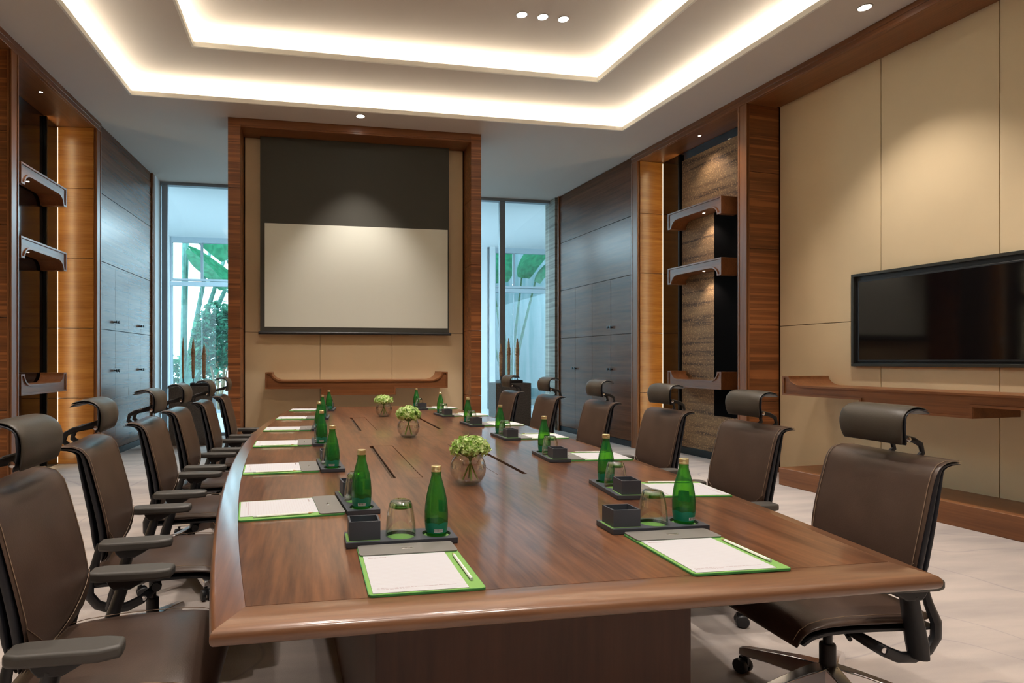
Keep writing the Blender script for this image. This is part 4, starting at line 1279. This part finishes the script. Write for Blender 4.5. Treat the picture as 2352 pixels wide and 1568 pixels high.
# ------------------------------------------------------------------ place settings
def make_setting():
    """each thing built once, origin at its own base; returns dict of prototypes"""
    D = {}
    t = empty('service_tray')
    outer = rrect(-0.1525, -0.054, 0.1525, 0.054, 0.002, 2)
    hs = [circle(0.002, 0, 0.042, 36), circle(0.103, 0, 0.040, 36)]
    plate('tray_body', outer, hs, 0.003, 0.016, 'tray', t, bevel=0.001)
    MB().box(-0.1515, -0.053, 0.0, 0.1515, 0.053, 0.003).build('tray_bottom', 'tray', t)
    MB().lathe([(0.041, 0.003), (0.041, 0.0075)], 36, 0.002, 0).build('green_inlay', 'green', t)
    MB().lathe([(0.039, 0.003), (0.039, 0.0075)], 36, 0.103, 0).build('green_inlay', 'green', t)
    MB().box(-0.150, -0.041, 0.0158, -0.060, 0.0375, 0.0166).build('green_inlay', 'green', t)
    D['tray'] = t
    b = empty('stationery_box')
    mb = MB()
    w, d, hh, k = 0.042, 0.036, 0.050, 0.005
    mb.box(-w, -d, 0, w, d, k).box(-w, -d, k, -w + k, d, hh).box(w - k, -d, k, w, d, hh).box(-w + k, -d, k, w - k, -d + k, hh).box(-w + k, d - k, k, w - k, d, hh)
    mb.build('box_body', 'tray', b)
    D['box'] = b
    g = empty('tumbler')
    MB().lathe([(0.0425, 0), (0.0422, 0.02), (0.0405, 0.045), (0.037, 0.070), (0.0335, 0.088), (0.0305, 0.098), (0.0275, 0.103), (0.0235, 0.105)], 36, cap0=False).build('glass_wall', 'tumbler', g, smooth=True, angle=80)
    MB().lathe([(0.027, 0.084), (0.0318, 0.086), (0.0312, 0.094), (0.027, 0.1005), (0.02, 0.1025)], 30).build('thick_base', 'tumbler_base', g, smooth=True, angle=50)
    D['tumbler'] = g
    bt = empty('water_bottle')
    prof = [(0.020, 0.0), (0.0265, 0.001), (0.0285, 0.006), (0.0288, 0.010), (0.0315, 0.030), (0.0332, 0.052), (0.0330, 0.070), (0.0312, 0.092), (0.0270, 0.118), (0.0215, 0.140), (0.0165, 0.158), (0.0142, 0.168), (0.0136, 0.176), (0.0145, 0.1775), (0.0136, 0.180), (0.0132, 0.184)]
    MB().lathe(prof, 40).build('green_glass', 'bottle', bt, smooth=True, angle=60)
    def rad(z):
        for (r0, z0), (r1, z1) in zip(prof[:-1], prof[1:]):
            if z0 <= z <= z1: return r0 + (r1 - r0) * (z - z0) / max(1e-6, z1 - z0)
        return 0.03
    def wrap(z0, z1, a0, a1, off, nz=6, na=24, top=None):
        m_ = MB()
        for j in range(nz + 1):
            for i in range(na + 1):
                a = a0 + (a1 - a0) * i / na
                zt = z1 if top is None else z1 + top * abs(math.sin(3 * a)) 
                z = z0 + (zt - z0) * j / nz
                r = rad(z) + off
                m_.v.append((r * math.sin(a), -r * math.cos(a), z))
        for j in range(nz):
            for i in range(na):
                q = j * (na + 1) + i
                m_.f.append([q, q + 1, q + na + 2, q + na + 1])
        return m_
    lb = wrap(0.014, 0.040, -PI, PI, 0.0004, 5, 60, 0.004).build('lower_label', 'label', bt, smooth=True)
    bc = wrap(0.0175, 0.0265, -0.42, 0.42, 0.0007, 2, 10).build('barcode', 'barcode_white', lb, smooth=True)
    bars = MB()
    for k, (a, w_) in enumerate([(-0.36, .03), (-0.28, .06), (-0.18, .03), (-0.11, .05), (-0.02, .03), (0.06, .06), (0.16, .03), (0.23, .04), (0.32, .04)]):
        m_ = wrap(0.0195, 0.0262, a, a + w_, 0.0009, 1, 1)
        b0 = len(bars.v); bars.v += m_.v; bars.f += [[q + b0 for q in f] for f in m_.f]
    bars.build('bars', 'ink', bc)
    fl = wrap(0.060, 0.094, 1.75, 2.75, 0.0005, 6, 12).build('front_label', 'barcode_white', bt, smooth=True)
    wrap(0.064, 0.090, 1.85, 2.65, 0.0008, 6, 12).build('yellow_field', 'yellow', fl, smooth=True)
    tx = text_mesh('lettering', 'Perrier', 0.0095, 'label', fl, (0, 0, 0))
    # bend the lettering round the bottle
    for v in tx.data.vertices:
        x, y, z = v.co
        a = 2.25 + x / 0.032; zz = 0.074 + y; r = rad(zz) + 0.0012
        v.co = (r * math.sin(a), -r * math.cos(a), zz)
    cp = MB().lathe([(0.0140, 0.181), (0.0143, 0.1825), (0.0143, 0.1855), (0.0138, 0.186), (0.0143, 0.187), (0.0143, 0.196), (0.0130, 0.1975)], 28)
    cp.build('cap', 'gold', bt, smooth=True, angle=40)
    D['bottle'] = bt
    f = empty('leather_folio')
    plate('cover', rrect(-0.129, 0, 0.129, 0.333, 0.010), [], 0.0, 0.0045, 'greendark', f, bevel=0.0012)
    plate('green_lining', rrect(-0.1275, 0.0015, 0.1275, 0.3315, 0.009), [], 0.0045, 0.0052, 'green', f)
    fl = plate('flap', rrect(-0.127, 0.252, 0.127, 0.334, 0.010), [], 0.0068, 0.0095, 'flap', f, bevel=0.001)
    plate('flap_underside', rrect(-0.127, 0.2515, 0.127, 0.334, 0.010), [], 0.0052, 0.0068, 'greendark', fl)
    bd = MB().box(-0.016, 0.288, 0.0095, 0.016, 0.297, 0.0103).build('badge', 'badge', fl, bevel=0.0005)
    k_ = MB()
    for i in range(8): k_.box(-0.0135 + i * 0.0035, 0.2905, 0.0103, -0.0115 + i * 0.0035, 0.2945, 0.0105)
    k_.build('badge_lettering', 'ink', bd)
    D['folio'] = f
    p = empty('notepad')
    MB().box(-0.105, -0.124, 0, 0.105, 0.124, 0.0014).build('paper', 'paper', p)
    text_mesh('heading', 'ACTION ITEMS', 0.0068, 'print', p, (-0.094, 0.103, 0.00155), align='LEFT', extrude=0.0001)
    k_ = MB()
    for (y, x1) in ((-0.100, 0.075), (-0.106, -0.02)):
        x = -0.094
        rr = random.Random(3)
        while x < x1:
            w_ = rr.uniform(0.004, 0.012)
            k_.box(x, y, 0.0014, x + w_, y + 0.0013, 0.00155); x += w_ + 0.002
    k_.build('footer_print', 'print', p)
    D['notepad'] = p
    q = empty('pencil')
    MB().tube([(0, -0.088, 0.0038), (0, 0.072, 0.0038)], 0.0037, 6).build('shaft', 'pencil', q)
    MB().tube([(0, 0.072, 0.0038), (0, 0.088, 0.0038)], [0.0036, 0.0006], 8).build('tip', 'pencil_tip', q)
    MB().tube([(0, -0.099, 0.0038), (0, -0.088, 0.0038)], 0.0036, 10).build('eraser', 'eraser', q)
    D['pencil'] = q
    return D
PR = make_setting()
first = {k: True for k in PR}
GRP = {'tray': 'charcoal trays on the table', 'box': 'small charcoal boxes on the trays', 'tumbler': 'upturned tumblers on the trays', 'bottle': 'green water bottles on the trays',
       'folio': 'green and grey writing folios on the table', 'notepad': 'white note papers in the folios', 'pencil': 'white pencils beside the note papers'}
LAB = {'tray': ('charcoal tray with green inlays', 'tray'), 'box': ('small open charcoal box', 'box'), 'tumbler': ('upturned clear glass tumbler', 'glass'), 'bottle': ('green glass bottle with gold cap', 'bottle'),
       'folio': ('green folio with grey flap', 'folio'), 'notepad': ('white ruled note paper', 'note paper'), 'pencil': ('white pencil', 'pencil')}
def setting(ox, oy, rz, where, brot=0.0, jit=0.0):
    Rm = Matrix.Rotation(rz, 4, 'Z')
    def put(key, lx, ly, lz, extra=0.0):
        o = PR[key] if first[key] else dup(PR[key])
        first[key] = False
        v = Rm @ Vector((lx, ly, 0))
        place(o, (ox + v.x, oy + v.y, TT + lz), rz + extra)
        tag(o, '%s %s' % (LAB[key][0], where), LAB[key][1], GRP[key])
        return o
    put('folio', 0, 0, 0.0002)
    put('notepad', -0.014, 0.130, 0.0054)
    put('pencil', 0.108, 0.145, 0.0054, jit)
    put('tray', -0.004, 0.392, 0.0002)
    put('box', -0.105, 0.390, 0.0170)
    put('tumbler', -0.002, 0.392, 0.0080)
    put('bottle', 0.099, 0.392, 0.0080, brot)
    return put
setting(0.250, 1.270, 0.0, 'at the left seat of the near table end', 0.0)
setting(1.004, 1.262, math.radians(-1.0), 'at the right seat of the near table end', 0.32)
def side_where(side, i):
    return 'at the %s seat along the table\'s %s side' % (ORD[i], side)
for i, (c, x, a) in enumerate([(2.065, -0.232, -84.5), (2.85, -0.298, -86.5), (3.71, -0.326, -89.5), (4.50, -0.324, -92), (5.35, -0.282, -94), (6.22, -0.195, -96)]):
    setting(x, c, math.radians(a), side_where('left', i), math.radians(84 + random.uniform(-8, 8)), 0.02)
for i, (c, x, a) in enumerate([(2.105, 1.545, 83), (2.92, 1.610, 86), (3.77, 1.640, 90), (4.57, 1.628, 92), (5.40, 1.585, 94), (6.23, 1.505, 96)]):
    setting(x, c, math.radians(a), side_where('right', i), math.radians(-84 + random.uniform(-8, 8)), -0.02)
# wrapped sweets in the two nearest boxes
for (x, y, w) in ((0.148, 1.664, 'left'), (0.905, 1.650, 'right')):
    e = empty('wrapped_sweet', (x, y, TT + 0.0222)); tag(e, 'pale green wrapped sweet in the small box at the %s near place' % w, 'sweet', 'wrapped sweets in the boxes')
    MB().lathe([(0.003, 0.0), (0.010, 0.003), (0.0125, 0.009), (0.010, 0.015), (0.003, 0.018)], 14).build('sweet_body', plain('sweet_green', (0.30, 0.62, 0.50), 0.3), e, smooth=True)
    MB().prism([(0.009, -0.002), (0.022, -0.008), (0.020, 0.006), (0.009, 0.002)], 0.007, 0.010).prism([(-0.009, 0.002), (-0.022, 0.008), (-0.020, -0.006), (-0.009, -0.002)], 0.007, 0.010).build('wrapper_ends', 'barcode_white', e)

# ------------------------------------------------------------------ flower vases
def flower(seed, ra, hz):
    rnd = random.Random(seed)
    e = empty('hydrangea_flowers')
    mb = MB()
    nfl = 240
    for i in range(nfl):
        ph = math.acos(1 - 1.45 * (i + 0.5) / nfl); th = i * 2.399963 + rnd.uniform(-0.2, 0.2)
        n_ = Vector((math.sin(ph) * math.cos(th), math.sin(ph) * math.sin(th), math.cos(ph)))
        lump = 1 + 0.14 * noise.noise(n_ * 2.3 + Vector((seed, 0, 0)))+ rnd.uniform(-0.12, 0.10)
        c = Vector((n_.x * ra * lump, n_.y * ra * lump, n_.z * hz * lump + hz * 0.35))
        q = n_.to_track_quat('Z', 'Y').to_matrix().to_4x4()
        q = Matrix.Translation(c) @ q @ Matrix.Rotation(rnd.uniform(0, PI), 4, 'Z') @ Matrix.Rotation(rnd.uniform(-0.8, 0.8), 4, 'X')
        s = rnd.uniform(0.0072, 0.0108)
        for k in range(4):
            m_ = q @ Matrix.Rotation(k * PI / 2, 4, 'Z')
            b = len(mb.v)
            for p in ((0, 0, -0.15), (0.55, 0.45, 0.10), (0.45, 1.05, 0.30), (0, 1.25, 0.22), (-0.45, 1.05, 0.30), (-0.55, 0.45, 0.10)):
                mb.v.append(tuple(m_ @ (Vector(p) * s)))
            mb.f += [[b, b + 1, b + 2, b + 3], [b, b + 3, b + 4, b + 5]]
    mb.build('flower_head', 'petal', e)
    core = MB().lathe([(0.012, -hz * 0.5), (ra * 0.6, -hz * 0.12), (ra * 0.83, hz * 0.2), (ra * 0.80, hz * 0.62), (ra * 0.5, hz * 1.02), (0.01, hz * 1.18)], 18)
    core.build('inner_foliage', plain('hydrangea_core', (0.10, 0.20, 0.03), 0.8), e, smooth=True)
    for k in range(4):
        a = k * 1.6 + seed
        MB().tube([(0.03 * math.cos(a), 0.03 * math.sin(a), -0.112), (0.004 * math.cos(a), 0.004 * math.sin(a), -0.05), (-0.012 * math.cos(a), -0.012 * math.sin(a), -0.005)], 0.0034, 8).build('stem', 'stem', e, smooth=True)
    return e
def vase():
    e = empty('glass_vase')
    R_ = 0.074
    prof = [(0.030, 0.001), (0.038, 0.002)]
    for i in range(15):
        a = -PI / 2 + 0.55 + (PI - 0.55 - 0.72) * i / 14
        prof.append((R_ * math.cos(a), 0.063 + R_ * math.sin(a)))
    prof.append((prof[-1][0] + 0.001, prof[-1][1] + 0.004))
    MB().lathe(prof, 40, cap1=False).build('glass_bowl', 'vase', e, smooth=True, angle=80)
    wp = [(0.028, 0.004), (0.036, 0.0055)]
    for i in range(11):
        a = -PI / 2 + 0.58 + (PI / 2 - 0.58 + 0.30) * i / 10
        wp.append(((R_ - 0.003) * math.cos(a), 0.063 + (R_ - 0.003) * math.sin(a)))
    MB().lathe(wp, 40).build('water', 'water', e, smooth=True, angle=50)
    MB().lathe([(0.046, 0.1185), (0.0485, 0.1205), (0.046, 0.1225), (0.0445, 0.1205), (0.046, 0.1185)], 40, cap0=False, cap1=False).build('rim', 'vase', e, smooth=True)
    return e
v0 = vase()
VS = [(0.632, 2.385, 'nearest', 3, 0.074, 0.045), (0.636, 3.92, 'middle', 8, 0.075, 0.052), (0.652, 5.40, 'farthest', 5, 0.078, 0.042)]
for i, (x, y, w, sd, ra, hz) in enumerate(VS):
    v = v0 if i == 0 else dup(v0)
    place(v, (x, y, TT + 0.0002), 0.3 * i); tag(v, 'round clear glass vase of water on the table, %s of three' % w, 'vase', 'glass vases along the table')
    f = flower(sd, ra, hz); place(f, (x + (0.010 if i == 0 else 0), y, TT + 0.128), 0.5 * i)
    tag(f, 'lime green hydrangea flowers in the %s glass vase' % w, 'flowers', 'hydrangeas in the vases')

# ------------------------------------------------------------------ recessed ceiling lamps
def downlight(x, y, z, label, power, spot=75, rot=(0, 0, 0)):
    e = spot_fitting('downlight', (x, y, z), label, 'recessed ceiling lamps', r=0.048, power=power, face='lamp', spot=spot, ring=0.010, rot=rot, soft=0.05)
    return e
downlight(0.590, 7.20, Z1, 'recessed lamp in the lower ceiling in front of the screen pier', 70, 80)
downlight(4.498, 4.247, Z1, 'recessed lamp in the lower ceiling near the television wall', 60, 90)
for k, w in enumerate(('left', 'middle', 'right')):
    downlight(2.00 + 0.212 * k, 5.53, Z3, '%s one of three recessed lamps in a row in the raised ceiling' % w, 40, 80)
# added spots without fittings; the first pair casts the television wall's light pools
for (x, y, p, sp) in ((4.62, 2.6, 60, 90), (4.75, 0.8, 60, 90), (-2.3, 4.2, 60, 90), (-2.35, 6.4, 25, 80), (-2.4, 2.2, 60, 90), (0.6, -1.8, 40, 90), (4.35, 6.1, 25, 80)):
    light('SPOT', 'unseen_ceiling_spot', (x, y, 4.13), (0, 0, 0), p, WARM, 0.05, spot=sp, blend=0.8)
